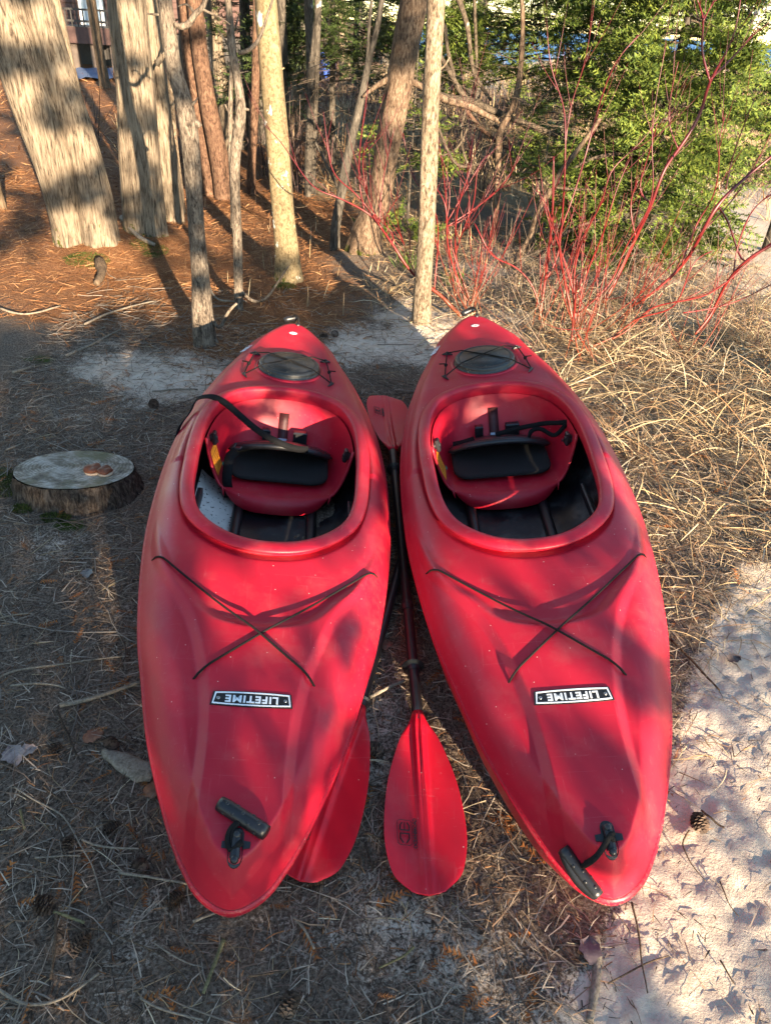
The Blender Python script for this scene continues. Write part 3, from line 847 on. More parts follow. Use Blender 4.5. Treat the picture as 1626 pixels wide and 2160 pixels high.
for t in np.linspace(.31, .58, 7):
    p0, n0, _, _ = wall_frame(57, t); p1, n1, _, _ = wall_frame(52.4, t); _ll.add(*tube([p0 + n0 * .0018, p1 + n1 * .0018], .0008, 4))
lines_me = _ll.mesh('print', plain('label_print', (.35, .12, .02), .6))
rib_mes = []
for s in (-1, 1):
    q = np.linspace(1.05, 1.95, 12)
    rib_mes.append(mesh('floor_rib', *tube([(s * .145, v, .036) for v in q], .021, 14), MAT['liner']))
rest_me = []
for s in (-1, 1):
    rest_me.append(mesh('foot_rail', *box((s * .285, 1.42, .15), (.02, .42, .045), bev=.005), MAT['black'], False))
def stern_grip():
    mb = MB(); P0 = np.array([-.055, 3.075, .362]); P1 = np.array([.015, 3.10, .378])
    mb.add(*tube([P0, P0 * .75 + P1 * .25 + [0, 0, .002], P0 * .25 + P1 * .75 + [0, 0, .002], P1], [.013, .0155, .0155, .013], 12))
    return mb.mesh('carry_handle', MAT['black'])
sg_me = stern_grip()
sgr_me = mesh('rope', *tube(curve_pts([(-.02, 3.088, .372), (.0, 3.07, .395), (.02, 3.045, .392), (.022, 3.03, .372)], 14), .0052, 8), MAT['cord'])
sgb_me = mesh('bolt', *dome(deck_pt(.02, 3.02, .0), .012, (0, 0, 1), 12, 1.0), MAT['black'])
def grip(A, B, r, belly=0.0, bdir=(0, 0, -1)):
    A = np.asarray(A, float); B = np.asarray(B, float); mb = MB()
    q = np.linspace(0, 1, 13)
    P = A[None] * (1 - q[:, None]) + B[None] * q[:, None]
    mb.add(*tube(P, [r * .93] + [r] * 11 + [r * .93], 16))
    if belly:
        bd = np.asarray(bdir, float)
        mb.add(*tube(P + bd * (belly * np.sin(q * math.pi))[:, None], [r * .5] + [r * .9] * 11 + [r * .5], 14))
    T, N, Bn = frames(P)
    for k, t in enumerate((2, 4, 6, 8, 10)):
        for a in np.arange(4) * math.pi / 2 + (k % 2) * math.pi / 4:
            d = N[t] * math.cos(a) + Bn[t] * math.sin(a)
            mb.add(*dome(P[t] + d * r * .97, .0042, d, 8, .45))
    return mb.mesh('carry_handle', MAT['black'])
sand_light = plain('inside_sand', (.40, .37, .34), .95, .2, 60, .4)

def liner_material(seed, sandy):
    m, n, l, p = newmat('dark_liner_dusty')
    v = objvec(n, l)
    f = noise(n, l, 5 + seed, 7, .72, v)
    l.new(ramp(n, l, f, [(.50 - sandy, (.010, .009, .011)), (.60 - sandy * .5, (.028, .025, .025)), (.78, (.11, .10, .095))]), p.inputs['Base Color'])
    l.new(ramp(n, l, f, [(.45, (.30,) * 3), (.6, (.8,) * 3)]), p.inputs['Roughness'])
    l.new(bump(n, l, noise(n, l, 120, 4, .6, v), .3, .002), p.inputs['Normal'])
    return m

def make_kayak(K, label, side):
    root = empty('kayak')
    root.matrix_world = kmat(K)
    tag(root, label, 'kayak', 'red kayaks pulled up side by side')
    link('deck', deck_me, root); link('hull', hull_me, root)
    link('coaming', coam_me, root)
    lm = liner_me.copy(); lm.materials.append(liner_material(side, .03 if side == 0 else 0)); fl = link('floor', lm, root)
    for r_ in rib_mes: link('floor_rib', r_, fl)
    for r_ in rest_me: link('foot_rail', r_, root)
    st = link('seat', seat_me, root)
    for nm, me in [('seat_pad', pad_me), ('backrest', back_me), ('backrest_trim', edge_me), ('cushion', cush_me), ('hinge', sup_mes[0]), ('hinge', sup_mes[1]), ('hanging_strap', hang_me), ('buckle', buck_me), ('sticker', dot_me), ('warning_label', label_me), ('print', lines_me)]:
        link(nm, me, st)
    for me in knob_mes: link('ratchet_knob', me, st)
    for me in plug_mes: link('plug', me, st)
    for me in bow_cords + stern_cords: link('bungee_cord', me, root)
    for me in pad_mes: link('pad_eye', me, root)
    link('hatch_rim', ringseal_me, root); link('hatch_cover', hatch_me, root)
    bd = link('badge', badge_me, root)
    link('border', border_me, bd); link('lettering', letter_me, bd)
    for me in screw_mes: link('screw', me, bd)
    tf = link('tow_fitting', fit_me, root)
    for me in bolt_mes: link('bolt', me, tf)
    om = link('maker_mark', oval_me, root); link('print', ovin_me, om); link('print', ovw_me, om)
    link('lettering', cruze_me, root)
    sh = link('carry_handle', sg_me, root); link('rope', sgr_me, sh); link('bolt', sgb_me, sh)
    if side == 0:
        A = kl(K, 464, 1694, .292); B = kl(K, 562, 1757, .290)
        g = link('carry_handle', grip(A, B, .0165), root)
        m = (A + B) / 2
        P = curve_pts([m + [-.004, -.01, .002], kl(K, 492, 1742, .292), kl(K, 480, 1768, .285), kl(K, 488, 1792, .280), deck_pt(.004, .094, .012), deck_pt(.010, .1, .010)], 24)
        link('rope', mesh('rope', *tube(P, .0055, 8), MAT['cord']), g)
        P2 = P + np.array([.008, .004, .001]); link('rope', mesh('rope', *tube(P2[:-3], .0052, 8), MAT['cord']), g)
        # long loose strap over the rim
        S = curve_pts([(-.412, 1.86, .235), (-.405, 1.90, .275), (-.372, 1.985, .318), kl(K, 415, 843, .356), kl(K, 440, 836, .368), kl(K, 462, 842, .366), kl(K, 490, 862, .335), kl(K, 540, 905, .285), kl(K, 590, 934, .255), kl(K, 625, 946, .240), kl(K, 650, 948, .232)], 60)
        wv = np.array([(.2, 1, .1)] * 24 + [(.45, .6, .6)] * 16 + [(.4, .5, .8)] * 20, float)
        for _ in range(6): wv[1:-1] = (wv[:-2] + wv[1:-1] + wv[2:]) / 3
        link('strap', mesh('strap', *strap(S, wv, .026), MAT['web']), st)
        S = curve_pts([kl(K, 500, 952, .205), kl(K, 488, 960, .195), kl(K, 481, 985, .17), kl(K, 479, 1012, .14), kl(K, 481, 1030, .105), kl(K, 483, 1049, .07)], 26)
        link('strap', mesh('strap', *strap(S, (1, .1, 0), .038), MAT['web']), st)
        c = kl(K, 500, 946, .21)
        link('buckle', MB().add(*box(c, (.04, .022, .012), (1, -.3, .2), (0, 1, 0), .003)).add(*box(c + [-.012, .012, .004], (.012, .03, .01), (1, -.3, .2), (0, 1, .2), .002)).mesh('buckle', MAT['black'], False), st)
    else:
        A = kl(K, 1186, 1790, .225); B = kl(K, 1262, 1890, .175)
        g = link('carry_handle', grip(A, B, .015, .016, (-.35, -.55, -.75)), root)
        m = (A + B) / 2
        P = curve_pts([m + [.004, .008, .006], kl(K, 1252, 1812, .272), kl(K, 1272, 1786, .284), deck_pt(0, .094, .016), deck_pt(.006, .086, .010)], 24)
        link('rope', mesh('rope', *tube(P, .0062, 8), MAT['cord']), g)
        link('rope', mesh('rope', *tube(P[:-2] + np.array([.006, .006, .0]), .0058, 8), MAT['cord']), g)
        S = curve_pts([kl(K, 1045, 917, .225), kl(K, 1075, 908, .235), kl(K, 1110, 900, .250), kl(K, 1150, 893, .268), kl(K, 1178, 892, .285), kl(K, 1196, 890, .292)], 30)
        link('strap', mesh('strap', *strap(S, (0, .5, 1), .020), MAT['web']), st)
        S = curve_pts([kl(K, 1115, 925, .215), kl(K, 1120, 910, .235), kl(K, 1140, 905, .245), kl(K, 1168, 918, .245), kl(K, 1185, 905, .27), kl(K, 1194, 894, .285)], 30)
        link('strap', mesh('strap', *strap(S, (0, .6, 1), .018), MAT['web']), st)
        S = curve_pts([kl(K, 955, 938, .19), kl(K, 975, 934, .20), kl(K, 1000, 926, .215)], 12)
        link('strap', mesh('strap', *strap(S, (0, 1, .7), .026), MAT['web']), st)
    return root
KAYL = make_kayak(KL, 'red kayak beside the stump, with a black strap lying loose over its cockpit rim', 0)
KAYR = make_kayak(KR, 'red kayak nearest the sand, its black grip hanging over the edge of the bow', 1)
def kw(K, p): return np.array(kmat(K) @ Vector(p))
# sand blown into the left cockpit
gu, gv = np.meshgrid(np.linspace(-.31, -.165, 30), np.linspace(1.15, 1.86, 70))
hh = .012 * fbm(gu * 14, gv * 14) + .016 * smooth((-.165 - gu) / .07) - .004
gzv = liner_z(gu, gv) + hh
sm, n, l, p = newmat('cockpit_sand')
v = objvec(n, l)
l.new(mixc(n, l, ramp(n, l, noise(n, l, 75, 3, .6, v), [(.60, (0, 0, 0)), (.66, (1, 1, 1))]), ramp(n, l, noise(n, l, 9, 4, .6, v), [(.3, (.42, .40, .37)), (.7, (.62, .59, .54))]), (.03, .025, .022)), p.inputs['Base Color'])
p.inputs['Roughness'].default_value = .95
l.new(bump(n, l, noise(n, l, 200, 3, .6, v), .4, .003), p.inputs['Normal'])
sd = obj('sand_drift', np.stack([gu, gv, gzv], -1).reshape(-1, 3), grid_faces(30, 70), sm)
sd.matrix_world = kmat(KL)
tag(sd, 'pale sand speckled with debris inside the left kayak', 'sand', kind='stuff')

# ------------------------------------------------------------------ paddles
def blade_mesh(c0, tip, n, wmax, asym=0.02):
    """paddle blade from the neck c0 to the tip, face normal n"""
    c0 = np.asarray(c0, float); tip = np.asarray(tip, float)
    L = np.linalg.norm(tip - c0); Y = (tip - c0) / L
    n = np.asarray(n, float); n = n - Y * (n @ Y); n /= np.linalg.norm(n); X = np.cross(Y, n)
    ts = 1 - (1 - np.linspace(0, 1, 44)) ** 1.6
    wf = spline([0, .04, .12, .25, .45, .62, .78, .88, .94, .98, .995, 1.0], [.017, .022, .042, .066, .090, .099, .098, .087, .069, .042, .020, .001])
    s = np.linspace(-1, 1, 33); V = []
    for side in (1, -1):
        for t in ts:
            wv = wf(t) * wmax / .099
            for q in s:
                x = q * wv
                rid = .016 * (1 - t * .85) * np.exp(-((abs(x) - .0075) / .007) ** 2) * smooth(t / .1)
                cup = .020 * (x / .1) ** 2 - .012 * t * (1 - t) * 4 * .4
                cup += .018 * (1 - smooth(t / .14)) * (1 - q * q) ** .5 * .8
                z = cup + (rid * 1.0 if side == 1 else -rid * .2) + side * .0026 * (1 - abs(q) ** 6)
                V.append(c0 + Y * t * L + X * (x + asym * math.sin(t * 2.6) * .5) + n * z)
    V = np.array(V); m_ = 44 * 33
    g = grid_faces(33, 44)
    Fc = [tuple(int(x) for x in f) for f in g] + [tuple(int(x) + m_ for x in f[::-1]) for f in g]
    bd = [i for i in range(33)] + [k * 33 + 32 for k in range(1, 44)] + [43 * 33 + i for i in range(31, -1, -1)] + [k * 33 for k in range(42, 0, -1)]
    for a, b in zip(bd, bd[1:] + bd[:1]): Fc.append((b, a, a + m_, b + m_))
    gr = MB()
    for sgn in (-1, 1):
        P = []
        for t in np.linspace(.16, .70, 24):
            x = sgn * (.0075 * 0 + .0012) + sgn * .0002
            wv = wf(t) * wmax / .099; q = x / wv
            z = .020 * (x / .1) ** 2 - .012 * t * (1 - t) * 1.6 + .018 * (1 - smooth(t / .14)) * .8 + .016 * (1 - t * .85) * math.exp(-((abs(x) - .0075) / .007) ** 2) + .0030
            P.append(c0 + Y * t * L + X * (x * 2.2 + asym * math.sin(t * 2.6) * .5) + n * z)
        gr.add(*tube(P, np.linspace(.0016, .0006, 24), 5))
    global _groove; _groove = gr.mesh('groove_dirt', MAT['ink'])
    return mesh('blade', V, Fc, MAT['blade']), (c0, X, Y, n, L)
def blade_print(fr, parent, t0, x0, scale=1.0, flip=1):
    """rounded square emblem and the name beside it, flat black print on the blade face"""
    c0, X, Y, n, L = fr
    o = c0 + Y * (t0 * L) + X * x0
    zf = lambda x: .020 * (x / .1) ** 2 + .0042
    def pt(a, b): return o + X * (a * scale) + Y * (b * scale) + n * (zf(x0 + a * scale) - .0)
    mb = MB()
    r = .008; w_, h_ = .018, .033
    pts = rrect(w_, h_, r, 5)
    P = [pt(a, b) for a, b in pts]; P.append(P[0]); mb.add(*tube(P, .0007 * scale, 4, False))
    def stroke(seq, w=.0012):
        P = []
        for (a, b), (c, d) in zip(seq, seq[1:]):
            for q in np.linspace(0, 1, 5): P.append(pt(a + (c - a) * q, b + (d - b) * q))
        mb.add(*tube(P, w * scale, 4))
    # upper three pronged mark and lower open bracket
    stroke([(-.012, -.006), (.012, -.006)][::1], .0016); stroke([(-.011, -.006), (-.011, -.019), (-.006, -.026)], .0016); stroke([(.011, -.006), (.011, -.019), (.006, -.026)], .0016); stroke([(0, -.006), (0, -.026)], .0011)
    stroke([(-.012, .003), (.012, .003)], .0016); stroke([(-.011, .003), (-.011, .016), (-.004, .027)], .0017); stroke([(.011, .003), (.011, .016), (.004, .027)], .0017)
    em = mb.obj('emblem', MAT['ink'], parent)
    tx = x0 + .026 * scale * flip
    o2 = c0 + Y * (t0 * L) + X * tx + n * (zf(tx) - .0006)
    me = text_mesh('lettering', 'OCEANBROAD', .0125 * scale, basis(o2, -Y, np.cross(n, -Y)), MAT['ink'], .0004, .92, .0003)
    link('lettering', me, parent)
def paddle(neck, tip, neck2, tip2, n1, n2, label, pr1, pr2, rings, asym):
    root = empty('paddle', neck)
    tag(root, label, 'paddle', 'paddles lying between the kayaks')
    bpy.context.view_layer.update()
    def ch(me, nm, par=None):
        o = link(nm, me); o.parent = par or root
        if par is None: o.matrix_parent_inverse = Matrix.Translation(-Vector(neck))
        return o
    b, fr = blade_mesh(neck, tip, n1, .099, asym); B1 = ch(b, 'blade'); link('groove_dirt', _groove, B1)
    b, fr2 = blade_mesh(neck2, tip2, n2, .099, -asym); B2 = ch(b, 'blade'); link('groove_dirt', _groove, B2)
    a = np.asarray(neck, float); c = np.asarray(neck2, float)
    q = np.linspace(-.02, 1.02, 30)[:, None]
    P = a * (1 - q) + c * q; P[:, 2] += .0
    ch(mesh('shaft', *tube(P, .0165, 14), MAT['black']), 'shaft')
    d = (c - a) / np.linalg.norm(c - a)
    for t, r in rings:
        p0 = a + (c - a) * t; mb = MB()
        mb.add(*tube([p0 - d * .02, p0 - d * .012, p0 - d * .006, p0, p0 + d * .006, p0 + d * .012, p0 + d * .02], [.0185, .020, .021, r, .021, .020, .0185], 20))
        ch(mb.mesh('drip_ring', MAT['black'], False), 'drip_ring')
    if pr1: blade_print(fr, B1, *pr1)
    if pr2: blade_print(fr2, B2, *pr2)
    return root
paddle((.126, 1.455, .045), (.152, .935, .030), (.016, 2.85, .125), (-.038, 3.36, .150), (-.05, 0, 1), (.18, -.25, 1),
       'red and black paddle with both blades showing, lying between the two kayaks', (.71, .050, 1.0, -1), (.66, -.048, 1.0, 1), ((.125, .034), (.31, .022), (.90, .034)), 0.0)
paddle((-.038, 1.465, .045), (-.142, .950, .030), (.185, 2.93, .06), (.262, 3.42, .10), (.10, 0, 1), (-.9, 0, .45),
       'paddle with one red blade tucked under the bow of the left kayak', (.74, .045, 1.0, -1), None, ((.015, .027), (.60, .03)), 0.012)

# ------------------------------------------------------------------ trees
def bark(name, dark, mid, light, vscale=6.0, hscale=38.0, lichen=None, moss=0.0, strength=.8, patch=None):
    m, n, l, p = newmat(name)
    v = objvec(n, l, (hscale, hscale, vscale))
    f = noise(n, l, 1.0, 7, .68, v, 1.4)
    g = noise(n, l, 2.4, 5, .6, objvec(n, l))
    f2 = noise(n, l, 1.0, 6, .7, objvec(n, l, (hscale * 2.3, hscale * 2.3, vscale * 1.6)), .3)
    f = mth(n, l, 'ADD', mth(n, l, 'MULTIPLY', f, .55), mth(n, l, 'MULTIPLY', f2, .45))
    c = ramp(n, l, f, [(.40, dark), (.49, mid), (.60, light)])
    c = mixc(n, l, 1.0, c, (.62, .60, .56), 'MULTIPLY')
    c = mixc(n, l, .6, c, ramp(n, l, g, [(.3, (.7, .68, .66)), (.7, (1.2, 1.18, 1.12))]), 'MULTIPLY')
    if lichen is not None:
        q = noise(n, l, lichen[1], 5, .6, objvec(n, l, (1, 1, .8)))
        c = mixc(n, l, ramp(n, l, q, [(lichen[2], (0, 0, 0)), (lichen[2] + .05, (1, 1, 1))]), c, lichen[0])
    if moss:
        tc = n.new('ShaderNodeTexCoord'); sp = n.new('ShaderNodeSeparateXYZ'); l.new(tc.outputs['Object'], sp.inputs[0])
        h = ramp(n, l, mth(n, l, 'ADD', mth(n, l, 'MULTIPLY', sp.outputs[2], 1.0 / moss), mth(n, l, 'MULTIPLY', mth(n, l, 'SUBTRACT', noise(n, l, 9, 5, .65, objvec(n, l)), .42), 5.0)), [(-.0, (1, 1, 1)), (.25, (0, 0, 0))])
        c = mixc(n, l, h, c, ramp(n, l, f, [(.3, (.02, .024, .004)), (.7, (.075, .085, .012))]))
    l.new(c, p.inputs['Base Color'])
    p.inputs['Roughness'].default_value = .92; p.inputs['Specular IOR Level'].default_value = .2
    l.new(bump(n, l, f, strength, .02), p.inputs['Normal'])
    return m
BK = dict(
    cedar=bark('cedar_bark', (.06, .046, .035), (.25, .20, .155), (.40, .34, .27), 4.5, 32, moss=.30),
    cedar2=bark('cedar_bark_brown', (.05, .036, .027), (.17, .12, .085), (.30, .235, .17), 4.5, 40),
    scaly=bark('scaly_grey_bark', (.045, .036, .03), (.19, .155, .13), (.36, .31, .26), 16, 40),
    smooth=bark('smooth_olive_bark', (.13, .10, .06), (.27, .21, .125), (.38, .31, .20), 26, 30, lichen=((.62, .60, .52), 9, .62), moss=.16, strength=.3),
    rough=bark('rough_brown_bark', (.05, .034, .025), (.17, .115, .082), (.33, .25, .19), 13, 34, moss=.12),
    tan=bark('tan_flaky_bark', (.06, .043, .032), (.27, .205, .15), (.45, .38, .30), 16, 34),
    red=bark('reddish_pine_bark', (.05, .03, .022), (.15, .085, .06), (.25, .16, .115), 14, 26),
    grey=bark('dark_grey_bark', (.03, .027, .025), (.10, .088, .078), (.20, .18, .16), 9, 30, lichen=((.30, .30, .28), 6, .66)),
    dead=bark('bare_branch_bark', (.035, .028, .023), (.12, .095, .075), (.22, .18, .14), 20, 30, lichen=((.34, .34, .27), 12, .66)),
)
def trunk_mesh(P, R, mat, k=28, groove=.05, gn=11, lump=.05, flare=.0, seed=0, step_=.05):
    """tapered trunk along P with vertical ridges, lumps and a flared foot"""
    P = np.asarray(P, float); R = np.asarray(R, float)
    s = np.r_[0, np.cumsum(np.linalg.norm(np.diff(P, axis=0), axis=1))]
    n = int(min(170, max(8, s[-1] / step_)))
    # finer towards the foot
    T = s[-1] * np.linspace(0, 1, n) ** 1.25
    C = np.stack([spline(s, P[:, i])(T) for i in range(3)], 1) if len(P) > 2 else P[0] + (P[1] - P[0]) * (T / s[-1])[:, None]
    rr = np.interp(T, s, R)
    a = np.arange(k) / k * 2 * math.pi
    A, H = np.meshgrid(a, T)
    fl = np.exp(-H / .22)
    mod = 1 + lump * 2 * (vnoise(np.cos(A) * 1.5 + seed * 7 + 50, H * 3.0 + np.sin(A) * 1.5 + 50) - .5)
    mod += groove * 2 * (vnoise(A * gn / 6.283 * 1.0 + seed, H * 1.6 + seed) - .5) + groove * (vnoise(A * gn * 2.3 / 6.283 + seed * 3, H * 5 + seed) - .5)
    mod += flare * fl * (1 + .6 * np.sin(A * 4 + seed) + .4 * np.sin(A * 7 + seed * 2))
    # close the noise seam
    w_ = smooth((A - 5.6) / .65)
    mod = mod * (1 - w_) + mod[:, :1] * w_
    V, Fc = tube(C, rr, k, True, mod=mod)
    return mesh('trunk', V, Fc, mat)
def path_px(pts, y, up=None):
    """(px, py, width px) rows at distance y; base first; returns world path and radii, extended upwards"""
    P = []; R = []
    for row in pts:
        px, py, wd = row[:3]; yy = y + (row[3] if len(row) > 3 else 0)
        q = at(px, py, yy); P.append(q); R.append(wd / 2 * depth(q) / F_PX)
    P = np.array(P); R = np.array(R)
    if up:
        d = P[-1] - P[-2] if len(P) > 1 else np.array([0, 0, 1.])
        d = d / np.linalg.norm(d); d = d * .6 + np.array([0, 0, .4]); d /= np.linalg.norm(d)
        L = max(.5, up - P[-1, 2]); k = max(2, int(L / 1.2))
        for i in range(1, k + 1):
            P = np.r_[P, [P[-1] + d * L / k]]; R = np.r_[R, R[-1] * (1 - .55 / k)]
    return P, R
def sprig(L=.22, nn=16, nl=.022, q=None, w=.004, flat=.5):
    """one twig with needles; returns vertices and triangles"""
    q = q or rng
    t = np.linspace(.05, 1, nn)
    V = []; Fc = []
    for i, tt in enumerate(t):
        for s in (-1, 1):
            a = q.uniform(-.5, .5)
            b = np.array([tt * L, 0, 0]); d = np.array([.62, s * .8 * math.cos(a * 1.5), flat * math.sin(a * 3)]) * nl * (1.15 - .5 * tt) * q.uniform(.75, 1.2)
            o = np.array([-.5 * s * 0 + w, 0, 0])
            k = len(V); V += [b - o, b + o, b + d]; Fc.append((k, k + 1, k + 2))
    return np.array(V), np.array(Fc)
def place_many(V, Fc, pos, X, Y, sc):
    """copies of a small triangle mesh at pos with axes X, Y"""
    n = len(pos); X = X / np.linalg.norm(X, axis=1)[:, None]
    Y = Y - X * (X * Y).sum(1)[:, None]; Y /= np.linalg.norm(Y, axis=1)[:, None] + 1e-9
    Z = np.cross(X, Y)
    W = pos[:, None] + sc[:, None, None] * (V[None, :, 0:1] * X[:, None] + V[None, :, 1:2] * Y[:, None] + V[None, :, 2:3] * Z[:, None])
    Fa = (Fc[None] + (np.arange(n) * len(V))[:, None, None]).reshape(-1, Fc.shape[1])
    return W.reshape(-1, 3), Fa
def needle_mat(name, cols):
    m, n, l, p = newmat(name)
    g = n.new('ShaderNodeNewGeometry')
    c = ramp(n, l, g.outputs['Random Per Island'], [(i / (len(cols) - 1), c) for i, c in enumerate(cols)])
    f = noise(n, l, 2.5, 3, .6, g.outputs['Position'])
    c = mixc(n, l, .6, c, ramp(n, l, f, [(.3, (.6, .62, .6)), (.7, (1.3, 1.25, 1.1))]), 'MULTIPLY')
    l.new(c, p.inputs['Base Color'])
    p.inputs['Roughness'].default_value = .6; p.inputs['Specular IOR Level'].default_value = .3
    if 'Transmission Weight' in p.inputs: pass
    return m
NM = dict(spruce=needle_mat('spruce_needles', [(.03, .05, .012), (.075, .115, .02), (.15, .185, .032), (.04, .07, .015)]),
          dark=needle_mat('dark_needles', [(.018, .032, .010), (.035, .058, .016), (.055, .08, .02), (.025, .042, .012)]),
          cedar=needle_mat('cedar_fronds', [(.09, .10, .015), (.15, .15, .02), (.10, .12, .02)]))
SPV, SPF = sprig(.22, 15, .036, np.random.default_rng(1), .0085, .8)
SPV2, SPF2 = sprig(.5, 13, .085, np.random.default_rng(2), .016)
def bough(A, dirn, L, q, density=30, coarse=False, droop=.25, spread=.55):
    """sprigs along one bough; returns arrays"""
    dirn = dirn / np.linalg.norm(dirn)
    n = max(3, int(L * density))
    t = q.random(n) ** .75
    side = np.cross(dirn, [0, 0, 1.]); side /= np.linalg.norm(side) + 1e-9
    s = q.uniform(-1, 1, n) * spread * L * .5 * (1.1 - t)
    pos = A + dirn * (t * L)[:, None] + side * s[:, None] + np.array([0, 0, 1.]) * ((-droop * t ** 2 * L) + q.normal(0, .03, n))[:, None]
    X = dirn + side * np.sign(s)[:, None] * q.uniform(.3, 1.2, n)[:, None] + np.array([0, 0, 1.]) * q.normal(-.1, .35, n)[:, None]
    Y = np.cross(np.broadcast_to([0, 0, 1.], X.shape), X) + q.normal(0, .35, X.shape)
    V, Fc = (SPV2, SPF2) if coarse else (SPV, SPF)
    return place_many(V, Fc, pos, X, Y, q.uniform(.6, 1.25, n) * (1 if not coarse else .8))
class Arr:
    def __init__(s): s.v = []; s.f = []; s.n = 0
    def add(s, V, Fc): s.v.append(V); s.f.append(Fc + s.n); s.n += len(V)
    def obj(s, name, mat, parent): return link(name, mesh(name, np.concatenate(s.v), np.concatenate(s.f), mat, False), parent)
def crown_mesh(seed, h=4.0, r=1.6, mat='dark', n=70):
    q = np.random.default_rng(seed); A = Arr()
    for i in range(n):
        t = q.random(); a = q.random() * 6.283; rr = r * (1.05 - t)
        A.add(*bough(np.array([0, 0, t * h]), np.array([math.cos(a), math.sin(a), -.15]), rr * q.uniform(.6, 1.1), q, 9, True))
    return mesh('crown', np.concatenate(A.v), np.concatenate(A.f), NM[mat], False)
CROWNS = [crown_mesh(s) for s in (3, 4)]
TREES = []
def tree(name, pts, y, mat, label, up=6.5, k=28, groove=.05, gn=11, lump=.05, flare=.25, seed=0, branches=(), crown=True, group=None, crown_scale=1.0, foot=.12):
    P, R = path_px(pts, y, up)
    base = P[0].copy()
    # sink the foot a little below the terrain
    g0 = _li(base[0], base[1]); d0 = (P[0] - P[1]) / np.linalg.norm(P[0] - P[1])
    need = max(.04, (P[0][2] - g0)) + foot
    P = np.r_[[P[0] + np.array([d0[0] * .3, d0[1] * .3, -1]) * need], P]; R = np.r_[R[0], R]
    root = empty(name, (base[0], base[1], g0))
    tag(root, label, 'tree', group)
    o = np.array([base[0], base[1], g0])
    me = trunk_mesh(P - o, R, BK[mat], k, groove, gn, lump, flare, seed)
    tr = link('trunk', me, root)
    for b in branches:
        Q, S = path_px(b, y)
        Q = curve_pts(Q - o, max(8, 4 * len(b))); S = np.interp(np.linspace(0, 1, len(Q)), np.linspace(0, 1, len(b)), S)
        link('branch', mesh('branch', *tube(Q, S, 8), BK[mat]), root)
    if crown:
        c = link('crown', CROWNS[seed % 2], root)
        top = P[-1] - o
        c.location = (top[0], top[1], top[2] - 1.4 * crown_scale); c.scale = (crown_scale,) * 3; c.rotation_euler = (0, 0, seed * 1.7)
    TREES.append(root)
    return root, P, R, o
# the big cedars on the left: one doubled trunk, one single
r1, _, _, o1 = tree('cedar_tree', [(152, 545, 54), (140, 470, 60), (117, 365, 74), (76, 230, 92), (30, 90, 98), (-8, -20, 100)], 5.9, 'cedar',
     'huge grey cedar leaning to the left with moss on its foot', 7, 96, .035, 26, .05, .26, 1)
P, R = path_px([(214, 512, 74), (203, 440, 70), (185, 350, 66), (146, 220, 64), (103, 90, 64), (72, -20, 64)], 5.97, 7)
P[0, 2] -= .15
link('trunk', trunk_mesh(P - o1, R, BK['cedar'], 96, .035, 26, .05, .26, 2), r1)
tree('cedar_tree', [(311, 515, 84), (302, 420, 84), (294, 310, 82), (287, 202, 79), (277, 100, 78), (266, -20, 77)], 6.35, 'cedar',
     'thick straight grey cedar right of the huge leaning one', 7, 96, .035, 26, .04, .30, 3,
     [[(330, 135, 14), (345, 118, 9), (360, 95, 6), (372, 60, 4)]])
tree('cedar_tree', [(362, 440, 48), (348, 330, 52), (338, 250, 50), (326, 150, 46), (318, 40, 44), (314, -20, 42)], 7.1, 'cedar',
     'slender cedar half hidden behind the thick straight cedar', 7, 24, .05, 13, .05, .15, 4)
# crooked scaly sapling in front
tree('juniper_tree', [(434, 728, 46), (428, 660, 42), (424, 580, 36), (418, 520, 34), (412, 430, 34), (405, 340, 36), (398, 270, 40), (392, 232, 38), (386, 205, 36), (372, 160, 33), (360, 90, 31), (350, 20, 30), (345, -20, 29)], 4.29, 'scaly',
     'crooked scaly grey tree standing beside the stern of the left kayak', 5.5, 30, .10, 13, .12, .10, 5,
     [[(368, 52, 11), (385, 56, 14), (402, 46, 13), (412, 30, 12), (425, 18, 11), (436, -6, 10)], [(412, 32, 7), (395, 10, 5), (380, 12, 3), (375, 14, 2)], [(424, 18, 6), (445, 28, 5), (470, 40, 3), (486, 52, 2)], [(400, 260, 20), (417, 262, 17), (423, 268, 11)], [(404, 222, 9), (414, 212, 4), (418, 205, 2)],
      [(352, 30, 6), (335, 31, 5), (312, 29, 3)], [(430, 690, 12), (450, 712, 9), (468, 735, 6), (480, 750, 3)], [(440, 655, 9), (462, 690, 8), (480, 662, 7), (500, 640, 5)]])
tree('twisted_tree', [(505, 655, 17), (503, 560, 19), (500, 470, 20), (496, 380, 21), (498, 310, 22), (508, 240, 22), (506, 200, 19), (498, 150, 17), (490, 105, 18), (485, 40, 15), (478, -20, 13)], 4.93, 'scaly',
     'thin twisted bare tree between the crooked scaly tree and the lichened trunk', 5, 18, .10, 9, .12, .12, 6,
     [[(492, 480, 11), (490, 400, 10), (486, 300, 10), (487, 200, 10), (489, 120, 8)], [(503, 112, 9), (520, 108, 9), (540, 92, 8), (552, 70, 7), (562, 40, 6), (575, 0, 5), (580, -15, 4)], [(505, 232, 7), (516, 230, 6), (526, 232, 5)], [(494, 262, 5), (484, 240, 4), (475, 220, 3)], [(496, 60, 5), (502, 40, 4), (506, 25, 2)],
      [(508, 612, 7), (535, 635, 7), (560, 630, 6), (580, 605, 5), (603, 570, 4), (610, 560, 2)], [(486, 100, 5), (472, 80, 4), (458, 60, 2)], [(503, 155, 4), (515, 152, 3), (524, 150, 2)]], crown=False)
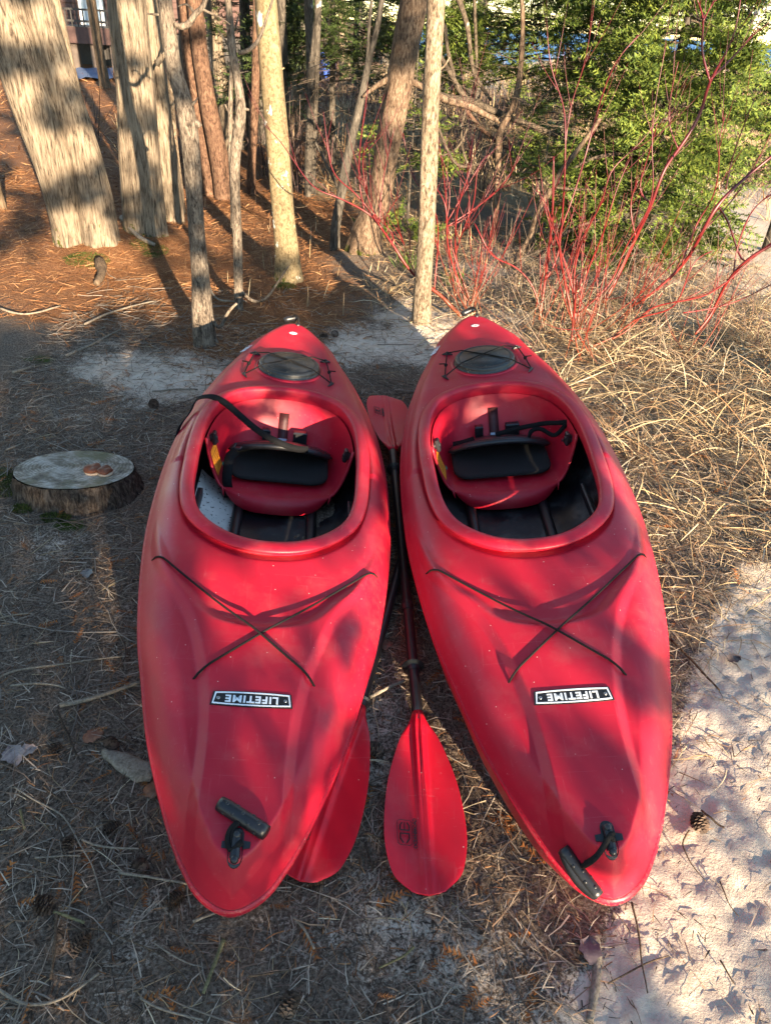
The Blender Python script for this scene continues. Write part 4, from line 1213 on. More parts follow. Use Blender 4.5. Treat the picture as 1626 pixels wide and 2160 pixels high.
tree('maple_tree', [(612, 600, 54), (606, 540, 48), (600, 480, 46), (592, 380, 47), (584, 290, 48), (574, 160, 48), (566, 60, 48), (560, -20, 47)], 5.6, 'smooth',
     'smooth olive trunk spotted with white lichen behind the left kayak', 6.5, 36, .02, 9, .07, .30, 7,
     [[(604, 520, 5), (616, 512, 4), (622, 500, 3)], [(590, 380, 5), (606, 372, 3)], [(588, 150, 5), (600, 143, 3)]])
tree('pine_tree', [(768, 552, 84), (772, 500, 62), (792, 440, 52), (808, 360, 50), (828, 250, 52), (848, 140, 54), (868, 30, 58), (880, -25, 60)], 6.4, 'rough',
     'rough brown trunk leaning right with a wide flared foot', 7, 32, .07, 13, .06, .35, 8,
     [[(835, 160, 16), (810, 172, 13), (785, 188, 9), (765, 205, 5)], [(862, 170, 14), (885, 180, 13), (910, 195, 14), (945, 212, 15), (985, 222, 15), (1020, 240, 12), (1050, 255, 8)]])
tree('birch_tree', [(888, 692, 36), (890, 620, 36), (897, 520, 37), (902, 400, 36), (906, 280, 37), (912, 160, 38), (917, 60, 40), (921, -20, 42)], 4.83, 'tan',
     'tan flaky trunk rising straight behind the gap between the kayaks', 6, 36, .07, 13, .12, .30, 9,
     [[(884, 672, 4), (862, 678, 3), (848, 676, 2)], [(905, 330, 6), (922, 322, 4), (930, 326, 3)], [(912, 150, 6), (934, 142, 4), (948, 120, 3)], [(896, 560, 5), (880, 548, 3)]])
tree('sapling', [(707, 548, 24), (708, 480, 22), (718, 420, 21), (726, 370, 20), (738, 310, 19), (752, 250, 18), (768, 180, 15), (780, 120, 13), (795, 60, 12), (808, -20, 11)], 6.45, 'grey',
     'dark slender forked sapling left of the flared brown trunk', 5.5, 16, .07, 7, .08, .1, 10,
     [[(770, 170, 9), (776, 110, 8), (778, 60, 7), (784, 0, 6)], [(720, 410, 6), (690, 350, 5), (665, 300, 4)]], crown=False)
# stand of trunks behind
back = [
 ('pine_tree', [(440, 372, 40), (425, 290, 38), (412, 200, 36), (398, 90, 34), (388, -20, 33)], 8.6, 'red', 'reddish leaning pine trunk second behind the crooked tree', 1.0),
 ('pine_tree', [(470, 375, 42), (458, 310, 38), (440, 220, 36), (424, 120, 34), (408, -20, 33)], 8.5, 'red', 'reddish brown pine trunk leaning left behind the twisted tree', 1.0),
 ('cedar_tree', [(455, 360, 34), (428, 240, 32), (410, 130, 30), (396, -20, 30)], 9.6, 'cedar2', 'brown cedar trunk behind the two reddish leaning pines', 1.0),
 ('cedar_tree', [(480, 255, 30), (462, 140, 30), (447, 30, 30), (440, -20, 30)], 11, 'cedar', 'pale cedar trunk just left of the top of the twisted tree', 1.0),
 ('pine_tree', [(404, 330, 22), (395, 200, 20), (386, 60, 19), (382, -20, 18)], 10.5, 'grey', 'dark narrow trunk just right of the crooked scaly tree', 1.0),
 ('pine_tree', [(530, 375, 18), (536, 260, 18), (540, 120, 17), (542, -20, 16)], 8.8, 'red', 'thin reddish trunk touching the left side of the lichened trunk', 1.0),
 ('pine_tree', [(515, 330, 24), (520, 210, 24), (518, 90, 22), (515, -20, 21)], 11.5, 'grey', 'dark trunk behind the fork of the twisted tree', 1.0),
 ('pine_tree', [(606, 330, 18), (601, 240, 17), (598, 120, 18), (594, -20, 18)], 9.2, 'grey', 'dark grey trunk touching the right side of the lichened trunk', 1.0),
 ('spruce_tree', [(650, 360, 15), (654, 250, 16), (655, 130, 18), (650, -20, 20)], 8.9, 'grey', 'left stem of the close dark pair behind the dogwood tips', 1.0),
 ('spruce_tree', [(660, 355, 13), (664, 240, 13), (668, 110, 14), (672, -20, 15)], 9.0, 'grey', 'right stem of the close dark pair behind the dogwood tips', 1.0),
 ('cedar_tree', [(622, 245, 26), (628, 180, 24), (620, 120, 24), (625, 20, 24), (626, -20, 24)], 13, 'tan', 'sunlit tan trunk with a bend, right of the lichened trunk', 1.0),
 ('pine_tree', [(382, 415, 14), (372, 330, 13), (364, 240, 12), (358, 150, 12)], 7.6, 'tan', 'short pale stem tight against the slender half hidden cedar', 0),
 ('cedar_tree', [(222, 180, 22), (210, 110, 20), (196, 20, 20), (190, -20, 20)], 16, 'cedar2', 'dark trunk in front of the house between the two big cedars', 1.0),
 ('cedar_tree', [(168, 225, 22), (150, 150, 22), (128, 50, 22), (112, -20, 22)], 8.6, 'cedar', 'narrow sunlit trunk along the right edge of the huge leaning cedar', 1.0),
 ('cedar_tree', [(2, 420, 16), (-6, 390, 16), (-14, 350, 16)], 7.0, 'cedar2', 'cut grey trunk at the left edge of the needle slope', 0),
 ('pine_tree', [(735, 150, 14), (730, 110, 13), (724, 40, 12)], 19, 'tan', 'leftmost of the far sunlit trunks over the tan field', .7),
 ('pine_tree', [(724, 168, 16), (722, 110, 15), (720, 40, 14)], 17, 'tan', 'second far sunlit trunk over the tan field', .7),
 ('pine_tree', [(952, 190, 18), (956, 110, 18), (960, 10, 18)], 15.5, 'tan', 'far sunlit trunk just right of the tan flaky trunk', .7),
 ('pine_tree', [(968, 195, 12), (972, 110, 12), (976, 10, 12)], 16, 'tan', 'narrow far sunlit trunk beside a twin, right of the flaky trunk', .7),
]
for i, (nm, pts, y, mt, lb, cr) in enumerate(back):
    tree(nm, pts, y, mt, lb, 7 if cr else None, 14, .05, 9, .05, .12, 20 + i, crown=cr > 0, crown_scale=1.0, group='trunks standing behind the kayaks')

# ------------------------------------------------------------------ conifers with foliage in view
def spruce(label, px, py, y, zs, rad, n, mat='spruce', seed=0, lean=(0, 0), coarse=False, density=52, trunk_r=.05, side=None, top=None, cat='tree', name='spruce_tree', droop=.25, bark_='grey'):
    q = np.random.default_rng(seed + 100)
    c = at(px, py, y); g = _li(c[0], c[1])
    root = empty(name, (c[0], c[1], g)); tag(root, label, cat)
    H = top or zs[1] + .6
    q_ = np.linspace(0, 1, 6)
    if trunk_r:
        TP = np.c_[lean[0] * q_, lean[1] * q_, -.15 + (H + .15) * q_]
        link('trunk', trunk_mesh(TP, trunk_r * (1 - .8 * q_), BK[bark_], 12, .06, 7, .06, .15, seed), root)
    A = Arr(); limbs = MB()
    for i in range(n):
        z = q.uniform(*zs); t = (z - zs[0]) / (zs[1] - zs[0] + 1e-6)
        a = q.uniform(0, 2 * math.pi) if side is None else q.uniform(*side)
        r = rad(t) * q.uniform(.7, 1.15)
        o = np.array([lean[0] * z / H, lean[1] * z / H, z])
        d = np.array([math.cos(a), math.sin(a), q.uniform(-.15, .25)])
        A.add(*bough(o + d * r * .25, d, r * .85, q, density, coarse, droop))
        e = o + d * r * .9; e[2] -= droop * .6 * r
        limbs.add(*tube(curve_pts([o, (o + e) / 2 + [0, 0, .04 * r], e], 6), np.linspace(.009, .002, 6), 4))
    limbs.obj('limbs', BK['dead'], root)['kind'] = 'stuff'
    A.obj('foliage', NM[mat], root)
    return root
spruce('spruce with bright yellow green boughs down to the grass beside the sand', 1325, 560, 6.9, (.12, 2.3), lambda t: .70 - .22 * t, 175, 'spruce', 1, (.1, .2), trunk_r=.06)
spruce('spruce with bluish dark boughs at the right edge above the sand', 1650, 420, 7.6, (.75, 1.5), lambda t: .60 - .2 * t, 36, 'spruce', 2, trunk_r=.05)
spruce('low spruce bough cluster in front of the bare mossy limbs', 1130, 470, 6.9, (.62, .80), lambda t: .34, 10, 'spruce', 3, trunk_r=.02, top=1.0, name='spruce_sapling')
spruce('small bright green spruce seedling at the foot of the flared brown trunk', 850, 480, 7.0, (.08, .3), lambda t: .24 - .1 * t, 14, 'spruce', 4, trunk_r=.012, top=.4, name='spruce_sapling')
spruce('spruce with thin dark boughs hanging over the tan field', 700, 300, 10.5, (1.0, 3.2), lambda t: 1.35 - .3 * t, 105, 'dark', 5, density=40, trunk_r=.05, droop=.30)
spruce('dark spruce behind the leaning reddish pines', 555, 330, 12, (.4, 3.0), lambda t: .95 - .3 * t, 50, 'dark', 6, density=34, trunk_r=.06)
spruce('airy spruce with foliage only on top, left of the bright spruce', 1085, 300, 8.6, (1.25, 2.9), lambda t: 1.15, 115, 'spruce', 7, density=44, trunk_r=.0, droop=.15)
spruce('spruce between the lake view and the bright spruce', 1245, 300, 8.9, (.75, 2.6), lambda t: .58 - .1 * t, 36, 'dark', 8, density=44, trunk_r=.035)
spruce('spruce high in the top right corner behind the white pole', 1520, 250, 10.5, (1.0, 3.0), lambda t: 1.0, 60, 'dark', 9, density=40, trunk_r=.05)
spruce('short bright spruce on the dune edge under the lake view', 1180, 230, 10.8, (.30, .95), lambda t: .55 - .3 * t, 34, 'spruce', 10, density=46, trunk_r=.03, top=1.3)
spruce('bright spruce spray just right of the rough leaning trunk', 870, 300, 7.6, (.5, 1.1), lambda t: .30, 16, 'spruce', 11, density=46, trunk_r=.015, name='spruce_sapling')
spruce('sunny yellow green cedar far behind the tan flaky trunk', 1010, 150, 13, (.6, 3.0), lambda t: .8, 46, 'spruce', 12, density=30, trunk_r=.06)
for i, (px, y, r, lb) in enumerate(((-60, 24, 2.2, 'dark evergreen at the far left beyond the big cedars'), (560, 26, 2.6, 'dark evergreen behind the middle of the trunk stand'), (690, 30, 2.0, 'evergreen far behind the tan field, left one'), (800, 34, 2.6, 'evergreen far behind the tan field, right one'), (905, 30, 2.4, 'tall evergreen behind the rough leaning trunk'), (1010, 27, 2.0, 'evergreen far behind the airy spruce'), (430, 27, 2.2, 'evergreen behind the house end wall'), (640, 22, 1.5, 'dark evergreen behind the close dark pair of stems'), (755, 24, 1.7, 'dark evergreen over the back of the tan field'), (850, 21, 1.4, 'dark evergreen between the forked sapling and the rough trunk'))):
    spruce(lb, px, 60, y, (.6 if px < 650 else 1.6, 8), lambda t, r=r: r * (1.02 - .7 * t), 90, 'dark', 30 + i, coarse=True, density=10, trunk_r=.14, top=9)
for i, (x_, y_, r) in enumerate(((-6.0, 3.0, 2.0), (-5.2, -.5, 1.9), (-7.5, 6.5, 2.4), (-8.6, .8, 2.4), (-6.4, -3.6, 2.2), (-4.4, -5.6, 2.0), (-9.5, 4.0, 2.6), (-10.5, 9.0, 2.6), (-2.2, -8.0, 1.8), (-.4, -7.2, 1.5), (-1.9, -6.0, 1.7))):  # unseen wood carried on; added to dim the low sky, last two shade the rest
    root = empty('evergreen_tree', (x_, y_, _li(x_, y_))); tag(root, 'dark evergreen of the unseen wood, added for shade, %s in its row' % ['one', 'two', 'three', 'four', 'five', 'six', 'seven', 'eight', 'nine', 'ten', 'eleven'][i], 'tree', 'evergreens beside the clearing')
    link('trunk', trunk_mesh([[0, 0, -.2], [0, 0, 3], [0, 0, 8]], [.16, .12, .03], BK['cedar2'], 12, .05, 9), root)
    A = Arr(); q = np.random.default_rng(800 + i)
    for k in range(90):
        z = q.uniform(.7, 8.0); a = q.uniform(0, 6.283); rr = r * (1.05 - .85 * z / 8) * q.uniform(.6, 1.1)
        A.add(*bough(np.array([0, 0, z]), np.array([math.cos(a), math.sin(a), -.1]), rr, q, 12, True))
    c_ = A.obj('foliage', NM['dark'], root)
# bare lichened stems of the airy spruce
bl = at(1068, 560, 6.5); g0 = _li(bl[0], bl[1])
root = empty('spruce_tree', (bl[0], bl[1], g0)); tag(root, 'leaning many stemmed spruce with bare limbs coated in lichen', 'tree')
o = np.array([bl[0], bl[1], g0])
def limb(pts, y, nm='limb', mat='dead', dy=0.0):
    P = np.array([at(p[0], p[1], y + (p[3] if len(p) > 3 else dy * i / len(pts))) for i, p in enumerate(pts)]) - o
    R = np.array([p[2] / 2 * depth(P[i] + o) / F_PX for i, p in enumerate(pts)])
    Q = curve_pts(P, 6 * len(pts)); S = np.interp(np.linspace(0, 1, len(Q)), np.linspace(0, 1, len(P)), R)
    S = S * (1 + .25 * (vnoise(np.arange(len(S)) * .9 + pts[0][0], np.zeros(len(S)) + pts[0][1]) - .5))
    link(nm, mesh(nm, *tube(Q, S, 8), BK[mat]), root)
limb([(1066, 563, 18, -.1), (1108, 520, 17), (1134, 454, 16), (1152, 415, 14), (1185, 360, 12), (1230, 300, 10), (1265, 250, 8)], 6.5, 'trunk', 'rough')
limb([(1040, 520, 12), (1046, 430, 13), (1050, 340, 14), (1057, 270, 15), (1072, 246, 15), (1087, 209, 14), (1097, 148, 12), (1102, 49, 10), (1099, -20, 9)], 7.2, 'trunk', 'rough')
limb([(905, 195, 12), (960, 208, 14), (998, 216, 15), (1057, 241, 14), (1121, 266, 13), (1183, 288, 9), (1240, 300, 5)], 7.4)
limb([(930, 120, 9), (952, 160, 11), (974, 197, 12), (1000, 225, 11)], 7.45)
limb([(961, -15, 11), (986, 61, 11), (998, 148, 9), (1020, 190, 8), (1035, 212, 6)], 7.6)
limb([(938, 50, 8), (945, 110, 8), (958, 160, 8)], 7.5)
limb([(1000, -10, 6), (1003, 80, 7), (1004, 150, 7), (998, 205, 7)], 7.7)
limb([(975, 222, 8), (1010, 265, 8), (1050, 300, 7), (1080, 318, 5)], 7.3, mat='red')
limb([(1005, 225, 7), (1035, 255, 7), (1065, 290, 6), (1090, 330, 4)], 7.3)
limb([(1195, 90, 7), (1207, 160, 8), (1212, 205, 8), (1214, 260, 7)], 8.2)
limb([(1227, 120, 5), (1232, 204, 6), (1235, 260, 6)], 8.3)
limb([(925, 270, 6), (945, 320, 6), (970, 350, 6), (1010, 345, 4)], 7.0)
limb([(930, 330, 4), (965, 310, 5), (985, 270, 4)], 7.0)
limb([(985, 225, 6), (972, 275, 6), (980, 330, 5), (1000, 370, 4)], 7.1)
limb([(1120, 560, 8), (1180, 500, 8), (1240, 470, 6), (1300, 455, 4)], 6.6)
limb([(1190, 365, 8), (1250, 335, 8), (1320, 325, 7), (1400, 340, 4)], 6.7)
limb([(1170, 395, 6), (1230, 400, 6), (1290, 395, 5), (1350, 402, 3)], 6.75)
limb([(1110, 250, 5), (1150, 200, 5), (1180, 165, 4), (1195, 100, 3)], 7.5)
q = np.random.default_rng(77); tw = MB()
for i in range(520):
    x0 = q.uniform(640, 1330); y0 = q.uniform(120, 430); yy = q.uniform(6.8, 8.2)
    A = at(x0, y0, yy) - o; a = q.uniform(-.4, math.pi + .4); L = q.uniform(.12, .45)
    d = np.array([math.cos(a), q.uniform(-.3, .3), math.sin(a) * .6 - .2])
    tw.add(*tube(curve_pts([A, A + d * L * .5 + q.normal(0, .02, 3), A + d * L + q.normal(0, .04, 3)], 5), np.linspace(.0032, .0012, 5), 3, False))
tw.obj('twigs', BK['dead'], root)['kind'] = 'stuff'

# ------------------------------------------------------------------ red dogwood
DW, n_, l_, p_ = newmat('dogwood_red')
v = objvec(n_, l_)
tc = n_.new('ShaderNodeTexCoord'); sp = n_.new('ShaderNodeSeparateXYZ'); l_.new(tc.outputs['Object'], sp.inputs[0])
c_ = ramp(n_, l_, sp.outputs[2], [(.0, (.17, .055, .022)), (.30, (.165, .013, .010)), (1.0, (.085, .006, .010))])
l_.new(mixc(n_, l_, .5, c_, ramp(n_, l_, noise(n_, l_, 14, 3, .6, v), [(.3, (.6, .6, .6)), (.7, (1.25, 1.2, 1.2))]), 'MULTIPLY'), p_.inputs['Base Color'])
p_.inputs['Roughness'].default_value = .42
def stems(root, o, lst, y, q, twig=True):
    for st in lst:
        yy = [y + (p[3] if len(p) > 3 else .05 * math.sin(i * 1.3)) for i, p in enumerate(st)]
        P = np.array([at(p[0], p[1], yy[i]) for i, p in enumerate(st)]) - o
        R = np.array([p[2] * .30 * depth(P[i] + o) / F_PX for i, p in enumerate(st)])
        Q = curve_pts(P, 5 * len(st)); S = np.interp(np.linspace(0, 1, len(Q)), np.linspace(0, 1, len(P)), R)
        s_ = link('stem', mesh('stem', *tube(Q, S, 6), DW), root)
        if twig:
            for k in range(q.integers(3, 7)):
                i = q.integers(len(Q) // 3, len(Q) - 2); A = Q[i]; d = Q[i + 1] - Q[i]; d /= np.linalg.norm(d)
                d = d + np.array([q.uniform(-.8, .8), q.uniform(-.5, .5), q.uniform(.0, .3)]); d /= np.linalg.norm(d); L = q.uniform(.10, .38)
                B = [A, A + d * L * .5 + [0, 0, .02], A + d * L + np.array([0, 0, .09]) * L / .3]
                link('twig', mesh('twig', *tube(curve_pts(B, 6), np.linspace(min(.0024, S[i] * .7), .0008, 6), 4), DW), s_)
def shrub(label, base_px, y, lst, nrand=6, spread=(-.6, .6), hl=(.5, 1.2), seed=0, wd=7):
    q = np.random.default_rng(seed + 500)
    b = at(*base_px, y); g = _li(b[0], b[1]); o = np.array([b[0], b[1], g])
    root = empty('dogwood_shrub', o); tag(root, label, 'shrub', 'red dogwood shrubs beyond the kayaks')
    stems(root, o, lst, y, q)
    for i in range(int(nrand * 1.6) + 1):
        a = q.uniform(*spread); L = q.uniform(*hl); yv = q.uniform(-.35, .35)
        A = np.array([q.normal(0, .06), q.normal(0, .06), -.03]); top = np.array([math.sin(a) * L, yv, math.cos(a) * L])
        mid = A * .5 + top * .5 + np.array([math.sin(a) * .08, 0, -.04])
        Q = curve_pts([A, mid, top], 12); r0 = q.uniform(.0022, .0045)
        s_ = link('stem', mesh('stem', *tube(Q, np.linspace(r0, .0016, 12), 6), DW), root)
        for k in range(q.integers(2, 5)):
            j = q.integers(4, 10); d = Q[j + 1] - Q[j]; d /= np.linalg.norm(d); d = d + q.normal(0, .45, 3); d /= np.linalg.norm(d); l2 = q.uniform(.12, .4)
            link('twig', mesh('twig', *tube(curve_pts([Q[j], Q[j] + d * l2 * .5, Q[j] + d * l2 + [0, 0, .05]], 6), np.linspace(.0022, .0008, 6), 4), DW), s_)
shrub('red dogwood whose long stem arches left across the tan flaky trunk', (972, 664), 4.95, [
    [(974, 668, 15), (950, 645, 14), (927, 622, 12), (872, 578, 9), (836, 528, 9), (806, 484, 8), (782, 455, 7), (745, 432, 6), (700, 412, 5), (660, 392, 4), (600, 310, 3), (556, 262, 2)],
    [(806, 484, 6), (770, 432, 5), (740, 400, 5), (705, 365, 5), (690, 300, 4), (682, 235, 2)],
    [(768, 440, 5), (760, 400, 5), (758, 330, 5), (776, 190, 3)], [(790, 455, 5), (772, 400, 4), (766, 330, 4), (775, 300, 3)], [(800, 470, 5), (808, 380, 4), (832, 270, 2)], [(800, 470, 5), (780, 430, 4), (772, 390, 3)],
    [(916, 610, 6), (920, 560, 6), (924, 500, 5), (915, 440, 4), (890, 400, 4), (870, 370, 4), (850, 280, 3)],
    [(828, 512, 5), (826, 490, 4), (812, 470, 3), (845, 410, 2)], [(880, 585, 4), (862, 545, 4), (850, 510, 3), (836, 480, 2)], [(862, 560, 3), (866, 500, 2)]], 0, seed=1)
shrub('red dogwood clump directly behind the stern of the right kayak', (1000, 650), 5.15, [
    [(985, 655, 8), (970, 600, 7), (950, 545, 7), (942, 480, 6), (938, 430, 5), (915, 390, 3)],
    [(1000, 660, 7), (965, 560, 6), (960, 500, 6), (968, 430, 5), (990, 360, 4), (995, 300, 3), (975, 200, 2)],
    [(1005, 660, 6), (960, 580, 6), (975, 490, 5), (1000, 420, 5), (1010, 350, 4), (1040, 320, 3)],
    [(1000, 655, 5), (950, 510, 5), (940, 420, 4), (930, 330, 3), (925, 290, 2)], [(942, 478, 5), (1000, 440, 5), (1060, 390, 4), (1095, 330, 3)], [(942, 478, 4), (980, 460, 4), (1050, 400, 3), (1075, 392, 2)], [(940, 470, 4), (948, 400, 3), (920, 300, 2)], [(942, 470, 5), (1010, 350, 3)], [(975, 490, 4), (990, 440, 4), (985, 380, 4), (1010, 240, 2)]], 5, (-.5, .4), (.4, .8), 2)
shrub('red dogwood with a lone thick upright stem left of the pale clump', (1135, 672), 4.9, [
    [(1137, 675, 10), (1148, 600, 9), (1158, 520, 9), (1166, 420, 8), (1167, 330, 5)], [(1150, 590, 6), (1175, 540, 6), (1186, 450, 6), (1190, 380, 7), (1192, 290, 6), (1186, 218, 5), (1160, 130, 4), (1152, 0, 3), (1150, -20, 2)],
    [(1190, 330, 5), (1205, 220, 4), (1230, 140, 3), (1255, -10, 2)], [(1140, 660, 6), (1120, 600, 6), (1080, 560, 6), (1040, 540, 5), (1015, 500, 5), (1000, 470, 4)]], 3, (-.5, .3), (.4, .9), 3)
shrub('red dogwood whose stems fan out from the grass in the middle of the thicket', (1215, 690), 4.8, [
    [(1210, 690, 13), (1196, 620, 11), (1188, 580, 9), (1180, 500, 7), (1195, 450, 6), (1225, 360, 6), (1250, 270, 6), (1270, 200, 5), (1300, 130, 4), (1345, 75, 3)],
    [(1212, 690, 11), (1205, 600, 8), (1175, 510, 6), (1150, 430, 5), (1130, 400, 3)], [(1215, 690, 9), (1210, 590, 7), (1230, 500, 6), (1270, 420, 6), (1290, 360, 5), (1350, 300, 4), (1390, 240, 2)],
    [(1218, 690, 8), (1230, 600, 6), (1260, 520, 6), (1275, 480, 6), (1300, 400, 5), (1330, 330, 3)], [(1222, 660, 7), (1290, 590, 6), (1320, 520, 5), (1370, 430, 5), (1375, 330, 4), (1380, 230, 3), (1405, 90, 2)]], 5, (-.5, .6), (.5, 1.1), 4)
shrub('red dogwood with the thickest dark red stems leaning to the upper right', (1270, 640), 5.2, [
    [(1272, 640, 15), (1310, 565, 14), (1345, 490, 14), (1373, 430, 13), (1400, 360, 11), (1430, 315, 12), (1475, 240, 12), (1497, 172, 11), (1540, 90, 6), (1562, -10, 4)],
    [(1497, 172, 8), (1480, 100, 8), (1482, 45, 7), (1470, 0, 4)], [(1482, 45, 6), (1505, 0, 3)], [(1497, 168, 8), (1545, 120, 7), (1600, 60, 3)], [(1373, 430, 8), (1350, 400, 6), (1366, 330, 5), (1385, 260, 4)], [(1430, 315, 5), (1410, 250, 4), (1430, 130, 3)], [(1340, 500, 6), (1330, 430, 5), (1345, 380, 4)]], 3, (-.2, .6), (.5, 1.1), 5)
shrub('red dogwood whose pale red stem slants low over the sand at the right', (1330, 650), 4.9, [
    [(1335, 645, 10, .1), (1365, 625, 9), (1437, 560, 12), (1480, 490, 13), (1512, 435, 13), (1560, 385, 11), (1626, 330, 10), (1660, 300, 9)],
    [(1437, 560, 6), (1470, 470, 6), (1500, 420, 5), (1515, 350, 5), (1518, 290, 4), (1530, 240, 3)], [(1512, 435, 7), (1535, 470, 7), (1560, 540, 7), (1570, 550, 6)], [(1530, 400, 6), (1545, 330, 5), (1590, 210, 3)], [(1480, 490, 5), (1560, 400, 4), (1640, 250, 3)]], 2, (0, .7), (.5, 1.0), 6)
shrub('red dogwood lying lowest, its long stem reaching the right edge over the sand', (1480, 690), 4.5, [
    [(1465, 705, 8), (1500, 660, 10), (1530, 600, 11), (1580, 545, 12), (1640, 510, 13)], [(1290, 715, 7), (1330, 690, 6), (1375, 650, 6), (1480, 625, 6), (1560, 570, 5), (1640, 500, 4)], [(1250, 730, 7), (1300, 705, 7), (1350, 670, 6), (1420, 645, 5), (1460, 560, 4), (1500, 530, 3)], [(1545, 590, 6), (1555, 520, 5), (1590, 440, 4), (1640, 400, 3)], [(1440, 660, 5), (1540, 640, 4), (1626, 600, 3)]], 3, (-.6, .5), (.3, .7), 7)
shrub('red dogwood sprouts bending down into the straw beside the right kayak', (1225, 735), 4.3, [
    [(1215, 700, 7), (1240, 740, 6), (1275, 790, 5), (1305, 825, 3)], [(1212, 705, 6), (1225, 760, 4), (1270, 830, 3)], [(1205, 720, 8), (1208, 680, 8), (1212, 640, 7), (1216, 590, 5)]], 2, (-.4, .4), (.3, .6), 8)

# ------------------------------------------------------------------ grass and low growth
ST = random_plain('dry_grass', [(.22, .14, .07), (.38, .28, .15), (.54, .45, .30), (.30, .16, .07), (.15, .105, .07), (.44, .33, .18), (.20, .13, .08)])
GREEN = random_plain('fresh_grass', [(.05, .10, .012), (.09, .16, .02), (.13, .17, .03)])
def grass(name, label, N, area, dens, L, Wd, lift, mat, cl=None, seed=0, droop=.9):
    q = np.random.default_rng(seed + 900)
    x = q.uniform(area[0], area[1], N * 3); y = q.uniform(area[2], area[3], N * 3)
    k = q.random(N * 3) < dens(x, y); x, y = x[k][:N], y[k][:N]
    if cl:      # gather into tufts
        m_ = max(1, len(x) // cl); cx, cy = x[:m_], y[:m_]; i = q.integers(0, m_, len(x))
        x = cx[i] + q.normal(0, .045, len(x)); y = cy[i] + q.normal(0, .045, len(x))
        az = np.arctan2(y - cy[i], x - cx[i]) + q.normal(0, .7, len(x))
    else: az = q.uniform(0, 6.283, len(x))
    k = clear(x, y); x, y, az = x[k], y[k], az[k]
    n = len(x); P = np.c_[x, y, gz(x, y) + .002]
    V, Fc = ribbons(P, az, q.uniform(*L, n), q.uniform(*Wd, n), q.uniform(*lift, n), q.normal(0, .5, n), 4, q, q.uniform(.3, 1, n) * droop)
    g_ = _lift(V)
    return tag(obj(name, g_, Fc, mat, None, False), label, 'grass', kind='stuff')
def _lift(V):
    z = gz(V[:, 0], V[:, 1]) + .002
    V = V.copy(); V[:, 2] = np.maximum(V[:, 2], z); return V
_kin = [np.array(kmat(K).inverted()) for K in (KL, KR)]
def clear(x, y, extra=0.0):
    """not inside a kayak, the stump or a tree foot"""
    ok = np.ones(len(x), bool)
    for Mi in _kin:
        u = Mi[0, 0] * x + Mi[0, 1] * y + Mi[0, 3]; v = Mi[1, 0] * x + Mi[1, 1] * y + Mi[1, 3]
        ok &= ~((np.abs(u) < hwf(v) * .80 + extra) & (v > V0 + .05) & (v < V1 - .05))
    ok &= ((x + 1.28) / .27) ** 2 + ((y - 2.58) / .22) ** 2 > 1
    return ok
grass('straw_grass', 'mat of pale dry grass right of the kayaks', 9500, (.75, 3.6, 2.2, 6.0), lambda x, y: smooth((x - .62 - .12 * np.abs(y - 4)) / .5) * smooth((y - 2.2) / .6) * (1 - .8 * smooth((x - 2.6) / .7)) * (.25 + vnoise(x * 3, y * 3)), (.06, .42), (.0020, .0065), (.0, .75), ST, 22, 1, 1.1)
grass('straw_grass', 'flattened dry grass under the dogwood stems', 5500, (-.2, 3.2, 4.4, 8.2), lambda x, y: .25 + .6 * vnoise(x * 2 + 7, y * 2), (.08, .26), (.003, .006), (.05, .7), ST, 9, 2)
grass('straw_grass', 'sparse straw on the sand beside the right kayak', 1100, (.55, 1.7, .9, 2.6), lambda x, y: smooth((y - 1.2) / 1.2) * .8 * smooth((1.0 + .45 * (y - 1) - x) / .3) + .05, (.04, .16), (.002, .0035), (.05, .5), ST, 7, 3)
grass('field_grass', 'tan grass of the open field behind the trunks', 9000, (-5, 7, 9, 24), lambda x, y: strawf(x, y) * .9 + .05, (.15, .5), (.008, .016), (.5, 1.4), ST, 8, 4, .5)
grass('dune_grass', 'grass along the top of the dune bank', 3500, (.5, 9, 12.0, 16), lambda x, y: np.full(len(x), .7), (.2, .6), (.008, .014), (.5, 1.4), ST, 12, 5, .5)
grass('dry_stubble', 'thin upright dead stalks around the tree feet', 170, (-1.3, 1.3, 4.9, 7.6), lambda x, y: np.full(len(x), .8), (.05, .18), (.004, .007), (1.2, 1.55), ST, None, 6, .05)
grass('fresh_grass', 'few fresh green blades near the trunks', 260, (-.3, .8, 4.8, 6.6), lambda x, y: blob(x, y, .25, 6.0, .2, .2) + blob(x, y, .55, 5.1, .15, .2) + .02, (.06, .16), (.004, .006), (.9, 1.5), GREEN, 40, 7, .4)
TW = random_plain('brush_twigs', [(.035, .024, .022), (.08, .05, .045), (.13, .09, .075), (.05, .03, .035)])
grass('bank_brush', 'dark leafless brush on the shaded dune bank', 5200, (.6, 9.5, 11.0, 14.6), lambda x, y: smooth((x + .5) / 2) * (.4 + .6 * vnoise(x, y)), (.25, .7), (.006, .013), (.3, 1.5), TW, 10, 8, .3)
grass('field_brush', 'leafless brown brush at the back of the field', 2600, (-4.5, 1.5, 9, 20), lambda x, y: .3 + .5 * vnoise(x * .7, y * .7), (.3, .9), (.007, .014), (.8, 1.5), TW, 10, 9, .3)

